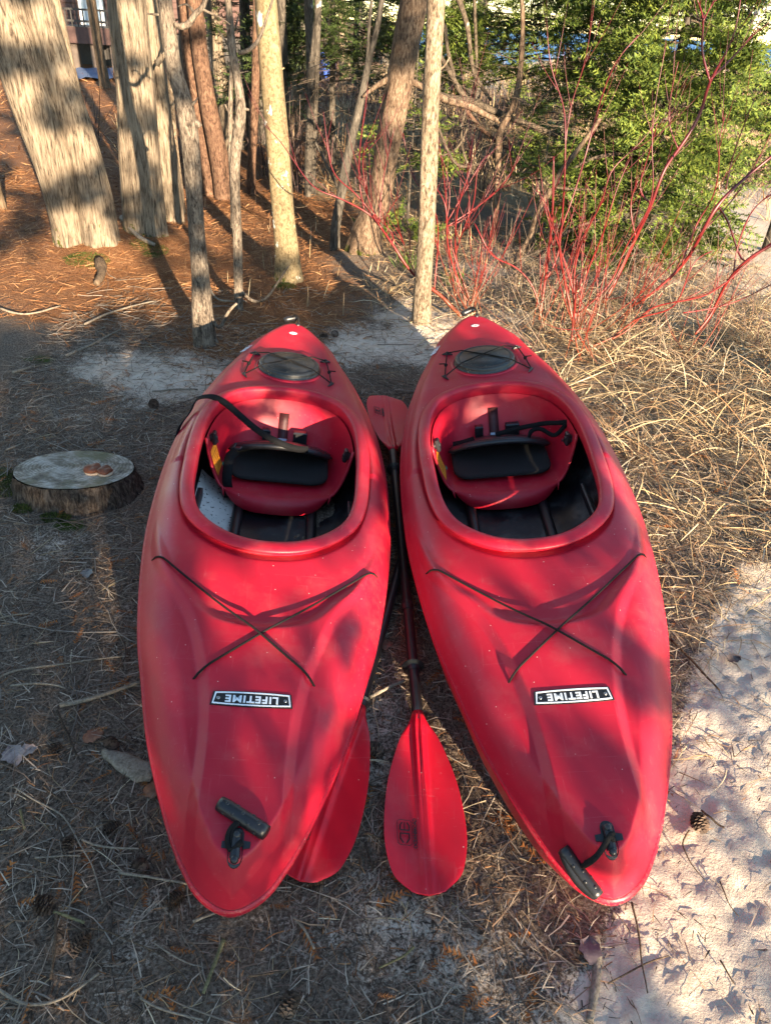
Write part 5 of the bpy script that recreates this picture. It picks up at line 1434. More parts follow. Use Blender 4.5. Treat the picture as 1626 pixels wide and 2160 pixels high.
# grey brown tangle among the dogwood
q = np.random.default_rng(61); A = Arr()
for i in range(520):
    x_ = q.uniform(.35, 3.3); y_ = q.uniform(4.2, 6.6); z0 = _li(x_, y_); a = q.uniform(0, 6.283); L = q.uniform(.15, .6); e = q.uniform(.1, 1.4)
    P0 = np.array([x_, y_, z0 + q.uniform(0, .12)]); d = np.array([math.cos(a) * math.cos(e), math.sin(a) * math.cos(e), math.sin(e)])
    V, Fc = tube(curve_pts([P0, P0 + d * L * .5 + q.normal(0, .025, 3), P0 + d * L + q.normal(0, .05, 3)], 5), np.linspace(q.uniform(.0014, .003), .0008, 5), 3, False); A.add(V, np.array(Fc))
tag(obj('thicket_twigs', np.concatenate(A.v), np.concatenate(A.f), random_plain('thicket', [(.07, .05, .04), (.16, .12, .095), (.28, .23, .17), (.10, .04, .03), (.20, .15, .12)])), 'tangle of thin grey brown twigs among the dogwood', 'twigs', kind='stuff')

# ------------------------------------------------------------------ litter on the forest floor
def scatter(N, area, dens, q):
    x = q.uniform(area[0], area[1], N * 3); y = q.uniform(area[2], area[3], N * 3)
    k = (q.random(N * 3) < dens(x, y)); x, y = x[k][:N], y[k][:N]
    k = clear(x, y, -.02); return x[k], y[k]
def needles(name, label, N, area, dens, L, Wd, mat, seed, lift=(-.05, .28), seg=2, curl=.5):
    q = np.random.default_rng(seed + 1300)
    x, y = scatter(N, area, dens, q); n = len(x)
    P = np.c_[x, y, gz(x, y) + q.uniform(.001, .010, n)]
    V, Fc = ribbons(P, q.uniform(0, 6.283, n), q.uniform(*L, n), q.uniform(*Wd, n), q.uniform(*lift, n), q.normal(0, curl, n), seg, q, q.uniform(0, .5, n))
    return tag(obj(name, _lift(V), Fc, mat, None, False), label, 'needles', kind='stuff')
LG = random_plain('grey_needles', [(.075, .048, .032), (.17, .125, .09), (.29, .225, .17), (.42, .34, .26), (.10, .06, .04), (.22, .14, .09), (.13, .10, .08)])
LO = random_plain('rust_needles', [(.15, .058, .022), (.25, .11, .042), (.38, .21, .10), (.19, .08, .03), (.09, .038, .018)])
LD = random_plain('dark_needles_litter', [(.018, .013, .010), (.04, .03, .022), (.08, .06, .045)])
near = lambda x, y: np.clip(1.15 - sandf(x, y) * 1.1, .05, 1)
needles('needle_litter', 'grey and brown needles covering the ground round the kayaks', 42000, (-2.1, 2.0, .4, 4.6), lambda x, y: near(x, y) * (.25 + .75 * vnoise(x * 5, y * 5)), (.015, .095), (.0016, .0036), LG, 1)
needles('needle_litter', 'dark rotten needles between the kayaks and the stump', 12000, (-2.0, 1.9, .4, 4.4), lambda x, y: near(x, y) * smooth((vnoise(x * 4 + 9, y * 4) - .25) / .4), (.008, .035), (.0018, .004), LD, 2)
needles('needle_litter', 'rust brown cedar needles on the slope under the trees', 26000, (-5.5, .6, 3.3, 9), lambda x, y: orangef(x, y) * .95 + .04, (.03, .12), (.003, .006), LO, 3, (-.05, .35))
needles('needle_litter', 'rust brown needles strewn among the grey ones', 8500, (-2.0, 1.9, .5, 3.8), lambda x, y: near(x, y) * (.3 + .7 * vnoise(x * 3 + 21, y * 3)), (.012, .05), (.0014, .003), LO, 4)
needles('grass_bits', 'broken pale straws lying on the litter', 2600, (-2.0, 1.8, .4, 5.0), lambda x, y: near(x, y) * .8, (.03, .14), (.0014, .0028), ST, 5, (-.03, .12), 3, .35)
needles('needle_litter', 'dark specks of debris on the open sand', 3600, (-1.9, 1.9, .45, 5.2), lambda x, y: smooth(sandf(x, y) * 2) * smooth((vnoise(x * 3 + 2, y * 3) - .35) / .4), (.006, .035), (.0015, .0035), LD, 6)
needles('needle_litter', 'coarse rust litter on the far left slope by the house', 11000, (-11, .5, 7.5, 19.5), lambda x, y: .3 + .7 * orangef(x, y), (.06, .22), (.008, .016), LO, 7, (-.05, .5))
# shed cedar fronds
q = np.random.default_rng(21)
FV, FF = sprig(.06, 7, .016, np.random.default_rng(5), .0035, .25)
x, y = scatter(620, (-2.0, 1.8, .45, 4.4), lambda x, y: near(x, y) * (.25 + .75 * vnoise(x * 2.5 + 33, y * 2.5)), q); n = len(x)
a = q.uniform(0, 6.283, n); X = np.c_[np.cos(a), np.sin(a), q.normal(0, .15, n)]; Y = np.c_[-np.sin(a), np.cos(a), q.normal(0, .25, n)]
V, Fc = place_many(FV, FF, np.c_[x, y, gz(x, y) + .008], X, Y, q.uniform(.5, 1.25, n))
FR = random_plain('shed_frond', [(.16, .05, .015), (.26, .085, .022), (.34, .13, .035), (.11, .035, .012)])
tag(obj('cedar_fronds', _lift(V), Fc, FR, None, False), 'shed orange brown cedar fronds on the litter', 'leaf litter', kind='stuff')
# fine twigs
q = np.random.default_rng(22)
TWG = [random_plain('fine_twigs', [(.09, .07, .055), (.18, .145, .115), (.28, .235, .19), (.12, .085, .06), (.06, .045, .035)])][0]
A = Arr()
x, y = scatter(2100, (-2.1, 1.8, .42, 5.4), lambda x, y: near(x, y) * (.3 + .7 * vnoise(x * 2 + 3, y * 2 + 9)), q)
for i in range(len(x)):
    L = q.gamma(2.0, .055) + .03; a = q.uniform(0, 6.283); r = q.uniform(.0010, .0028); b = a + q.normal(0, .35)
    P0 = np.array([x[i], y[i]]); P1 = P0 + .5 * L * np.array([math.cos(a), math.sin(a)]); P2 = P1 + .5 * L * np.array([math.cos(b), math.sin(b)])
    P = curve_pts([P0, P1, P2], 5); P = np.c_[P, gz(P[:, 0], P[:, 1]) + r + q.uniform(.002, .014)]
    V, Fc = tube(P, np.linspace(r, r * .6, 5), 4, False); A.add(V, np.array(Fc))
tag(obj('fine_twigs', np.concatenate(A.v), np.concatenate(A.f), TWG, None), 'fine broken twigs all over the needle litter', 'twigs', kind='stuff')

# sticks that can be picked out one by one
WOOD = dict(pale=bark('weathered_stick', (.20, .17, .14), (.34, .29, .24), (.46, .41, .35), 8, 60, strength=.4), brown=bark('brown_stick', (.06, .042, .03), (.14, .10, .072), (.24, .18, .13), 8, 60, strength=.4), green=bark('greenish_stick', (.13, .12, .06), (.24, .22, .12), (.34, .31, .19), 8, 60, strength=.4), dark=bark('dark_stick', (.03, .022, .017), (.075, .055, .042), (.14, .105, .08), 8, 60, strength=.4))
def stick(label, pts, w0, w1=None, mat='brown', h=.012, name='stick', k=7):
    P = np.array([gpt(*p) for p in pts]); r0 = w0 / 2 * depth(P[0]) / F_PX; r1 = (w1 or w0 * .6) / 2 * depth(P[-1]) / F_PX
    Q = curve_pts(P, max(8, 5 * len(pts))); R = np.interp(np.linspace(0, 1, len(Q)), [0, 1], [r0, r1])
    Q[:, 2] = gz(Q[:, 0], Q[:, 1]) + R * .8 + h
    for _ in range(4): Q[1:-1, 2] = np.maximum(Q[1:-1, 2], (Q[:-2, 2] + Q[2:, 2]) / 2)
    R = R * (1 + .25 * (vnoise(np.arange(len(R)) * .8 + pts[0][0], R * 0 + pts[0][1]) - .5))
    o = Q[len(Q) // 2].copy()
    ob = obj(name, *[(tube(Q - o, R, k))[i] for i in (0, 1)], WOOD[mat]); ob.location = o
    return tag(ob, label, 'stick' if name == 'stick' else name.replace('_', ' '))
def c7(*a): return [(x / 3.252, y / 3.252 + 1500) for x, y in a]
def c8(*a): return [(x / 3.252 + 500, y / 3.252 + 1750) for x, y in a]
def cl(*a): return [(x / 2.7, y / 2.7 + 700) for x, y in a]
def cr(*a): return [(x / 2.0376 + 1200, y / 2.0376 + 1100) for x, y in a]
stick('long wavering grey stick left of the bow of the left kayak', c7((110, 545), (260, 640), (390, 710), (470, 780), (560, 940), (640, 1080), (710, 1340)), 4, 3, 'pale')
stick('dark bent stick leading away from the flat wood slab', c7((400, 20), (480, 200), (530, 320)), 5, 4, 'dark')
stick('thin brown stick crossing under the long wavering one', c7((300, 530), (450, 650), (650, 720)), 4, 3, 'brown')
stick('straight pale stick pointing at the bow of the left kayak', c7((820, 1130), (1050, 1165), (1300, 1210)), 7, 5, 'pale')
stick('greyish flat lying stick at mid left of the bow litter', c7((250, 1030), (400, 1020), (560, 1015)), 4, 3, 'pale')
stick('short thick greenish stick piece left of the bow', c7((380, 1400), (590, 1475)), 7, 6, 'green')
stick('long thin brown stick curving down towards the bottom edge', c7((450, 1520), (700, 1520), (850, 1580), (1100, 1690), (1300, 1880)), 4, 3, 'brown')
stick('curved bow shaped branch in the bottom left corner', c7((0, 1930), (150, 2020), (320, 2030), (500, 1960), (690, 1820)), 8, 5, 'pale')
stick('upright looking brown stick above the curved branch', c7((400, 1350), (390, 1600), (360, 1860)), 7, 5, 'brown')
stick('pale stick running off the bottom edge left of centre', c7((970, 1990), (1100, 2060), (1400, 2140)), 5, 4, 'pale')
stick('thick straight greenish stick below the bow of the left kayak', c7((1540, 1590), (1480, 1750), (1400, 1960)), 9, 7, 'green')
stick('pale stick just below the tip of the left bow', c7((1330, 1470), (1500, 1400), (1620, 1390)), 7, 5, 'pale')
stick('thin straight stick between the long curving one and the bow', c7((1060, 1610), (1250, 1730), (1410, 1780)), 4, 3, 'pale')
stick('arched brown stick beside the side of the left bow', c7((700, 770), (850, 800), (940, 900), (1010, 1010)), 4, 3, 'brown')
stick('grey stick lying flat above the pale one at the bow', c7((570, 905), (680, 945), (960, 965)), 5, 4, 'pale')
stick('bent stick arching over the flat wood slab', c7((650, 240), (900, 230), (1000, 310)), 4, 3, 'brown')
stick('short stub of a stick far left of the bow', c7((150, 700), (180, 830)), 5, 4, 'green')
stick('brown stick between the two near paddle blades', c8((880, 40), (1080, 130)), 6, 6, 'brown')
stick('short grey stick below the tucked paddle blade', c8((880, 110), (930, 300)), 6, 5, 'dark')
stick('thin twig beside the short grey one below the tucked blade', c8((850, 190), (840, 330)), 4, 3, 'brown')
stick('mossy grey stick below the bow, pointing to the bottom', c8((390, 620), (450, 690), (530, 840)), 7, 5, 'pale')
stick('pale brown stick lying level near the bottom edge', c8((80, 1030), (370, 985)), 5, 4, 'brown')
stick('greenish curved stick below the middle paddle blade', c8((1210, 825), (1120, 900), (970, 970)), 6, 4, 'green')
stick('straw coloured stick in two directions at bottom middle', c8((840, 990), (940, 880)), 5, 3, 'pale')
stick('long pale stick running towards the left kayak from the left edge', cl((0, 1990), (100, 1950), (300, 1920), (500, 1890), (740, 1865)), 5, 3, 'pale')
stick('grey stick parallel to the long pale one, nearer', cl((70, 2035), (270, 2025), (380, 2050)), 5, 4, 'pale')
stick('thick bleached branch touching the side of the left kayak', cl((350, 2150), (560, 2100), (820, 2010)), 10, 8, 'pale')
stick('pale straight branch on the litter above the stump', cl((380, 155), (520, 90), (690, 0)), 6, 3, 'pale')
stick('short pale stick left of the straight branch above the stump', cl((80, 250), (180, 220)), 7, 5, 'pale')
stick('grey root like stick beside the far end of the left kayak', cl((870, 355), (980, 345), (1130, 345)), 4, 4, 'pale')
stick('thin grey stick lying left of the left kayak below the stump', cl((0, 1650), (200, 1620)), 4, 3, 'pale')
stick('pale stick at the left edge just above the stump', cl((40, 690), (140, 650)), 5, 3, 'pale')
stick('bluish grey stick between the two paddle shafts', [(780, 1479), (818, 1459), (852, 1443)], 8, 7, 'pale')
stick('dark stick on the sand beside the pine cone', cr((560, 1255), (610, 1295), (660, 1330)), 5, 4, 'brown')
stick('thin root crossing the sand below the right bow', cr((262, 1650), (290, 1780), (300, 1880), (330, 2040)), 5, 3, 'brown')
stick('forked twig on the sand at the bottom right', cr((160, 2000), (290, 1930), (420, 1880)), 4, 3, 'brown')
stick('curved thin stem on the sand right of the bow', cr((510, 1340), (480, 1410), (520, 1490), (580, 1560)), 4, 2, 'brown')
stick('thin dry stem on the sand near the right edge', cr((640, 1560), (670, 1640), (720, 1710)), 3, 2, 'brown')
stick('small dark stick on the sunny sand at the bottom', cr((640, 1900), (700, 2000)), 4, 3, 'dark')
stick('stick pushed up against the right kayak by the bow sand', cr((430, 520), (560, 660), (640, 740)), 6, 4, 'brown')
stick('weathered grey log half sunk in sand below the right bow', cr((105, 1785), (118, 1860), (118, 1940), (85, 2160)), 24, 16, 'pale', -.006, 'log', 12)
stick('broken brown branch at the foot of the huge leaning cedar', [(212, 560), (216, 585), (205, 604)], 24, 14, 'brown', 0, 'branch', 8)
stick('pale fallen branch leaning between the two big cedar feet', [(260, 470), (290, 505), (328, 525)], 12, 8, 'pale', .02, 'branch', 8)
stick('thin pale stick curving below the lichened trunk', [(440, 600), (470, 640), (520, 640)], 5, 3, 'pale')
stick('light branch on the rust needles left of the crooked tree', [(180, 690), (250, 660), (330, 640)], 5, 3, 'pale')
stick('pale stick on the rust needles at the left edge', [(0, 655), (60, 668), (130, 650)], 5, 3, 'pale')

# flat weathered slab by the left kayak
P0 = gpt(220, 1592); P1 = gpt(325, 1645); mb = MB(); d = P1 - P0; L = np.linalg.norm(d); d /= L; s_ = np.cross([0, 0, 1.], d)
q = np.random.default_rng(4); rows_ = []
for t in np.linspace(0, 1, 14):
    w_ = .026 * (math.sin(min(1, t * 1.6 + .12) * 1.45)) * (1.0 if t < .85 else (1 - t) / .15 * .6 + .4) + .004
    for a in np.linspace(0, 2 * math.pi, 12, endpoint=False):
        rows_.append(d * t * L + s_ * w_ * math.cos(a) * (1 + q.normal(0, .08)) + np.array([0, 0, 1]) * (.010 * math.sin(a) + .012 + q.normal(0, .0015)))
mb.add(rows_, [tuple(int(x) for x in f) for f in grid_faces(12, 14, True)] + [tuple(range(11, -1, -1)), tuple(range(13 * 12, 14 * 12))])
o_ = mb.obj('wood_slab', WOOD['pale']); o_.location = P0; tag(o_, 'flat grey slab of weathered wood beside the left bow', 'wood')

# pine cones
def cone_mesh():
    mb = MB(); q = np.random.default_rng(8)
    for i in range(62):
        t = i / 61; a = i * 2.39996; r = .0135 * math.sin(math.pi * (.12 + .80 * t)) ** .8; z = -.02 + .042 * t
        out = np.array([math.cos(a), math.sin(a), .35]); out /= np.linalg.norm(out); sd = np.array([-math.sin(a), math.cos(a), 0])
        c = np.array([math.cos(a) * r * .55, math.sin(a) * r * .55, z]); e = c + out * (.006 + r * .45)
        w_ = .0045 + r * .12
        mb.add([c - sd * w_ * .5, c + sd * w_ * .5, e + sd * w_, e - sd * w_, e + out * .002 + [0, 0, -.001]], [(0, 1, 2, 3), (3, 2, 4)])
    mb.add(*rough_ball((0, 0, 0), .009, (1, 1, 2.1), 6, .1))
    return mb.mesh('pine_cone', random_plain('cone_scales', [(.05, .034, .026), (.11, .075, .055), (.17, .12, .09)]), False)
CONE = cone_mesh()
def cone(px, py, label, sc=1.0, rz=0.0):
    P = gpt(px, py); o_ = link('pine_cone', CONE); o_.location = (P[0], P[1], P[2] + .011 * sc); o_.rotation_euler = (1.45, .2 * rz, rz); o_.scale = (sc,) * 3
    tag(o_, label, 'pine cone', 'cones on the ground')
for i, (px, py, s_, lb) in enumerate(((1471, 1739, 1.15, 'pine cone alone on the sand right of the right bow'), (95, 1915, 1.1, 'dark pine cone left of the straight pale stick'), (170, 1995, 1.0, 'pine cone above the curved branch in the lower left'), (238, 1577, 1.0, 'pine cone just above the flat wood slab'), (240, 1752, 1.0, 'pine cone beside the left bow among arched twigs'), (148, 1785, .9, 'small cone left of the grey flat lying stick'), (665, 1865, .9, 'pine cone below the tip of the tucked paddle blade'), (610, 2130, 1.1, 'opened reddish cone at the bottom edge'), (300, 1833, .9, 'pine cone tucked against the left bow tip'), (372, 1900, 1.0, 'pine cone under the pale stick at the left bow'), (325, 857, 1.3, 'dark cone on the sand patch behind the left kayak'), (681, 712, 1.2, 'dark cone beside the stern of the left kayak'), (706, 709, 1.2, 'cone on the pale sand between the two sterns'), (793, 1590, 1.2, 'blackened cone between the two near paddle blades'), (120, 1583, .9, 'cone far left near the edge, level with the slab'))):
    cone(px, py, lb, s_, i * 1.3)
# single brown leaves
def leaf(px, py, label, sc, rz, col):
    P = gpt(px, py); V = []; n = 9
    for t in np.linspace(0, 1, n):
        w_ = .5 * math.sin(math.pi * min(1, t * .95 + .04)) ** .8 * (1 + .18 * math.sin(t * 19))
        for s_ in (-1, -.5, 0, .5, 1): V.append((t - .5, s_ * w_ * .8, .10 * abs(s_) ** 1.5 + .10 * math.sin(t * 5 + s_)))
    o_ = obj('leaf', np.array(V) * sc, grid_faces(5, n), plain('leaf_brown', col, .75, .35, 120, .4)); o_.location = P + np.array([0, 0, .012]); o_.rotation_euler = (.1, -.12, rz)
    tag(o_, label, 'leaf')
leaf(200, 1560, 'curled reddish leaf above the flat wood slab', .055, .6, (.20, .08, .04)); leaf(30, 1600, 'pale purplish grey leaf at the left edge', .07, 2.2, (.26, .20, .18)); leaf(62, 1590, 'second pale leaf touching the purplish grey one', .05, .4, (.28, .21, .18))
leaf(330, 1675, 'brown leaf pressed against the left kayak below the slab', .06, .2, (.16, .07, .035)); leaf(705, 1185, 'small brown leaf between the kayaks', .04, 1.0, (.18, .08, .04)); leaf(812, 1366, 'rust leaf between the two paddle shafts', .045, 1.4, (.19, .08, .05))
leaf(1195, 1240 + 0, 'dead leaf blown against the right kayak', .03, 1.4, (.19, .08, .05)) if False else None
leaf(1545, 1395, 'dark dry leaf on the shaded sand', .05, .3, (.07, .05, .045)); leaf(185, 1215, 'grey leaf standing on the litter below the stump', .05, 1.7, (.20, .18, .16)); leaf(1240, 2010, 'dark purple leaf beside the grey log', .06, 1.4, (.10, .07, .075))

# ------------------------------------------------------------------ stump and mushroom
def stump():
    c = np.array([-1.285, 2.60]); g = _li(*c)
    root = empty('tree_stump', (c[0], c[1], g)); tag(root, 'low sawn stump with grey growth rings and a mushroom on it', 'stump')
    k = 120; a = np.arange(k) / k * 2 * math.pi; q = np.random.default_rng(9); V = []
    tops = lambda x, y: .092 - .022 * y / .2 + .008 * x
    lv = np.linspace(0, 1, 16)
    for t in lv:
        for j in range(k):
            r = 1 + (1 - t) ** 2 * .20 + .022 * (vnoise(a[j] * 16, t * 2.2) - .5) * 2 + .018 * (vnoise(a[j] * 40 + 5, t * 7) - .5) * 2 + .05 * (1 - t) * math.sin(a[j] * 5 + 1) ** 2
            if t > .93: r -= .015
            x, y = .243 * r * math.cos(a[j]), .196 * r * math.sin(a[j])
            V.append((x, y, -.05 + (tops(x, y) + .05) * t))
    # smooth the noise seam
    mb = MB(); mb.add(V, grid_faces(k, 16, True)); mb.obj('bark', bark('stump_bark', (.025, .019, .016), (.095, .072, .060), (.23, .19, .165), 15, 42, lichen=((.16, .155, .17), 12, .66), strength=1.0), root)
    top = []
    rs = np.linspace(0, 1, 26)
    for r in rs:
        for j in range(k):
            x, y = .236 * r * math.cos(a[j]), .190 * r * math.sin(a[j]); x -= .03 * (1 - r); 
            top.append((x, y, tops(x, y) + .003 + .0016 * (vnoise(x * 40, y * 40) - .5) + .0012 * math.sin(r * 55 + 2 * vnoise(a[j], r * 3)) * (r < .85)))
    m, n, l, p = newmat('sawn_wood')
    tc = n.new('ShaderNodeTexCoord'); mp = n.new('ShaderNodeMapping'); mp.inputs['Location'].default_value = (.07, -.02, 0); mp.inputs['Scale'].default_value = (1, 1.28, 0); l.new(tc.outputs['Object'], mp.inputs[0])
    wv = n.new('ShaderNodeTexWave'); wv.wave_type = 'RINGS'; wv.rings_direction = 'SPHERICAL'; wv.inputs['Scale'].default_value = 21; wv.inputs['Distortion'].default_value = 5.0; wv.inputs['Detail'].default_value = 3; wv.inputs['Detail Scale'].default_value = 1.5; l.new(mp.outputs[0], wv.inputs['Vector'])
    gn_ = noise(n, l, 9, 6, .7, mp.outputs[0])
    base = ramp(n, l, gn_, [(.34, (.06, .048, .034)), (.45, (.17, .14, .10)), (.53, (.30, .265, .215)), (.66, (.46, .42, .36))])
    base = mixc(n, l, .42, base, ramp(n, l, wv.outputs['Fac'], [(.25, (.40, .37, .33)), (.6, (1.3, 1.3, 1.3))]), 'MULTIPLY')
    base = mixc(n, l, ramp(n, l, noise(n, l, 6, 4, .6, objvec(n, l)), [(.50, (0, 0, 0)), (.64, (.75, .75, .75))]), base, (.13, .115, .05))
    ck = noise(n, l, 1.0, 3, .6, objvec(n, l, (5, 60, 1), (0, 0, .5)), 1.5)
    base = mixc(n, l, ramp(n, l, ck, [(.66, (0, 0, 0)), (.70, (.8, .8, .8))]), base, (.05, .042, .035))
    l.new(base, p.inputs['Base Color']); p.inputs['Roughness'].default_value = .85
    l.new(bump(n, l, wv.outputs['Fac'], .25, .003), p.inputs['Normal'])
    obj('sawn_top', top, grid_faces(k, 26, True), m, root)
    # mushroom, two grown together caps
    P = onz(208, 996, g + .098)
    mr = empty('mushroom', P); tag(mr, 'two reddish brown mushroom caps on top of the stump', 'mushroom')
    for dx, dy, r in ((-.022, .004, .036), (.030, -.004, .031)):
        prof = [(.0005, .004), (r * .5, .001), (r * .86, .004), (r, .011), (r * .97, .016), (r * .75, .021), (r * .4, .022), (.0005, .020)]
        V, Fc = lathe(prof, 28, (dx, dy, .002)); V = np.array(V); an = np.arctan2(V[:, 1] - dy, V[:, 0] - dx)
        V[:, 2] += .004 * np.sin(an * 3 + dx * 90) * (np.hypot(V[:, 0] - dx, V[:, 1] - dy) / r); V[:, :2] += (.06 * np.sin(an * 5 + 1))[:, None] * (V[:, :2] - [dx, dy])
        obj('cap', V, Fc, plain('mushroom_cap', (.15, .042, .014), .6, .5, 60, .4), mr)
        V, Fc = lathe([(r * .75, .0), (r * .9, .0015), (r * 1.0, .009), (r * .9, .010)], 24, (dx + .004, dy - .006, -.001))
        obj('pores', V, Fc, plain('mushroom_pale', (.50, .36, .24), .8, .2, 90), mr)
stump()
# moss cushions
def moss(px, py, r, label, n=900, seed=0):
    q = np.random.default_rng(seed + 40); P = gpt(px, py)
    rr = np.sqrt(q.random(n)) * r; a = q.uniform(0, 6.283, n); x = P[0] + rr * np.cos(a) * 1.3; y = P[1] + rr * np.sin(a)
    z = gz(x, y) + .014 * (1 - (rr / r) ** 2)
    V, Fc = ribbons(np.c_[x, y, z], q.uniform(0, 6.283, n), q.uniform(.006, .014, n), q.uniform(.002, .004, n), q.uniform(.5, 1.5, n), 0.3, 2, q)
    tag(obj('moss', V, Fc, random_plain('moss_green', [(.02, .03, .006), (.05, .065, .01), (.08, .09, .015)]), None, False), label, 'moss', kind='stuff')
moss(118, 1093, .045, 'dark green moss cushion in front of the stump'); moss(52, 1072, .035, 'moss patch by the left foot of the stump', 500, 1); moss(10, 1025, .10, 'mossy mound at the left edge beside the stump', 1600, 2)
moss(185, 550, .13, 'green moss at the foot of the huge leaning cedar', 1500, 3); moss(315, 522, .12, 'moss at the foot of the thick straight cedar', 1100, 4); moss(600, 605, .07, 'moss at the foot of the lichened trunk', 600, 5)

# ------------------------------------------------------------------ house far back on the left
def hx(px, y=20.0): return at(px, 60, y)[0]
def hz_(py, px=180, y=20.0): return at(px, py, y)[2]
HY = 20.0
gz0 = _li(hx(180), HY)
house = empty('house', (hx(180), HY, gz0)); tag(house, 'brown two storey house with a deck and white windows behind the cedars', 'house')
HO = np.array([hx(180), HY, gz0])
wallm = plain('brown_siding', (.085, .045, .038), .8, .2, 12); darkm = plain('dark_concrete', (.05, .045, .042), .9, .3, 6); whitem = plain('white_trim', (.78, .78, .76), .6, .05, 10); deckm = plain('deck_boards', (.10, .075, .06), .8, .25, 8)  # one dark grey for foundation, railing and roof
gl, n, l, p = newmat('window_glass'); p.inputs['Base Color'].default_value = (.25, .33, .42, 1); p.inputs['Roughness'].default_value = .08
def hb(name, x0, x1, y0, y1, z0, z1, m, par=None):
    c = np.array([(x0 + x1) / 2, (y0 + y1) / 2, (z0 + z1) / 2]) - HO
    return link(name, mesh(name, *box(c, (x1 - x0, y1 - y0, z1 - z0)), m, False), par or house)
xl, xr = hx(60), hx(520)
zt = hz_(-160); zd = hz_(62); z1_ = hz_(90)
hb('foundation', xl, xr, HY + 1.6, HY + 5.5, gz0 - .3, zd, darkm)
hb('wall', xl, xr, HY + 1.4, HY + 5.7, zd, zt, wallm)
for k in range(16):
    zz = zd + (zt - zd) * k / 16
    hb('siding_board', xl - .02, xr + .02, HY + 1.365, HY + 1.397, zz + .02, zz + (zt - zd) / 16 - .01, wallm)
hb('deck_floor', xl, hx(250), HY - .5, HY + 1.34, zd - .02, zd + .06, deckm)
hb('deck_fascia', xl, hx(250), HY - .54, HY - .505, z1_, zd + .05, wallm)
for px in (120, 165, 205, 246): hb('deck_post', hx(px) - .07, hx(px) + .07, HY - .4, HY - .26, gz0 - .2, z1_, deckm)
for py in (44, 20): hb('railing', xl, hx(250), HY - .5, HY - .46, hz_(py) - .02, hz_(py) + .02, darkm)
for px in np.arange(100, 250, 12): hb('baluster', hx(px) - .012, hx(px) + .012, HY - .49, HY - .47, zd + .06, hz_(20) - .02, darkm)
for a, b, c, d in ((128, 182, -40, 58), (196, 212, -40, 58), (300, 330, -60, 40)):
    f = hb('window', hx(a), hx(b), HY + 1.30, HY + 1.36, hz_(d), hz_(c), whitem)
    for s in (0, 1):
        xa = hx(a) + .07 + (hx(b) - hx(a) - .07) / 2 * s; xb = xa + (hx(b) - hx(a) - .21) / 2
        hb('pane', xa, xb, HY + 1.285, HY + 1.297, hz_(d) + .08, hz_(c) - .08, gl, f)
hb('door', hx(170), hx(192), HY + 1.52, HY + 1.58, gz0, hz_(92), plain('dark_door', (.03, .025, .022), .6, .2, 8)); hb('post_pale', hx(214), hx(232), HY + 1.50, HY + 1.58, gz0, hz_(92), plain('pale_panel', (.22, .20, .19), .8, .2, 8))
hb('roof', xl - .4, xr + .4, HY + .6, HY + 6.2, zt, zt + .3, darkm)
# blue sheet on the ground before the house, blue bundle on the field
bm_ = plain('blue_tarp', (.10, .16, .30), .5, .2, 5)
def sheet(name, px0, px1, py0, py1, label, col):
    A, B, C_, D = gpt(px0, py1), gpt(px1, py1), gpt(px1, py0), gpt(px0, py0)
    g_ = []
    for t in np.linspace(0, 1, 9):
        for s in np.linspace(0, 1, 17):
            P = (A * (1 - s) + B * s) * (1 - t) + (D * (1 - s) + C_ * s) * t; P = P.copy(); P[2] = _li(P[0], P[1]) + .03 + .05 * vnoise(np.array([s * 6]), np.array([t * 4]))[0]; g_.append(P)
    tag(obj(name, g_, grid_faces(17, 9), plain(name, col, .5, .2, 4)), label, 'tarp')
sheet('blue_tarp', 155, 240, 150, 172, 'dull blue tarp spread on the ground before the house', (.11, .15, .24))
Pb = gpt(687, 168); mb = MB(); mb.add(*box((0, 0, .22), (.5, .4, .44), bev=.08)); mb.add(*box((-.12, -.03, .5), (.22, .3, .2), (1, .2, .1), bev=.05))
bt = mb.obj('tarp_bundle', plain('bright_blue', (.04, .12, .55), .5, .3, 5)); bt.location = Pb; tag(bt, 'bright blue tarp bundle on the far tan field', 'tarp')
bt.name = 'tarp_bundle'
# white bent pole at the top right
P = np.array([at(1572, 130, 8.2), at(1580, 85, 8.2), at(1588, 52, 8.1), at(1602, 26, 8.0), at(1640, -2, 7.9)])
o_ = obj('white_pole', *tube(curve_pts(P - P[0], 16), np.r_[np.full(8, .028), np.full(8, .038)], 10), whitem); o_.location = P[0]; tag(o_, 'white bent pole leaning in at the top right corner', 'pole')

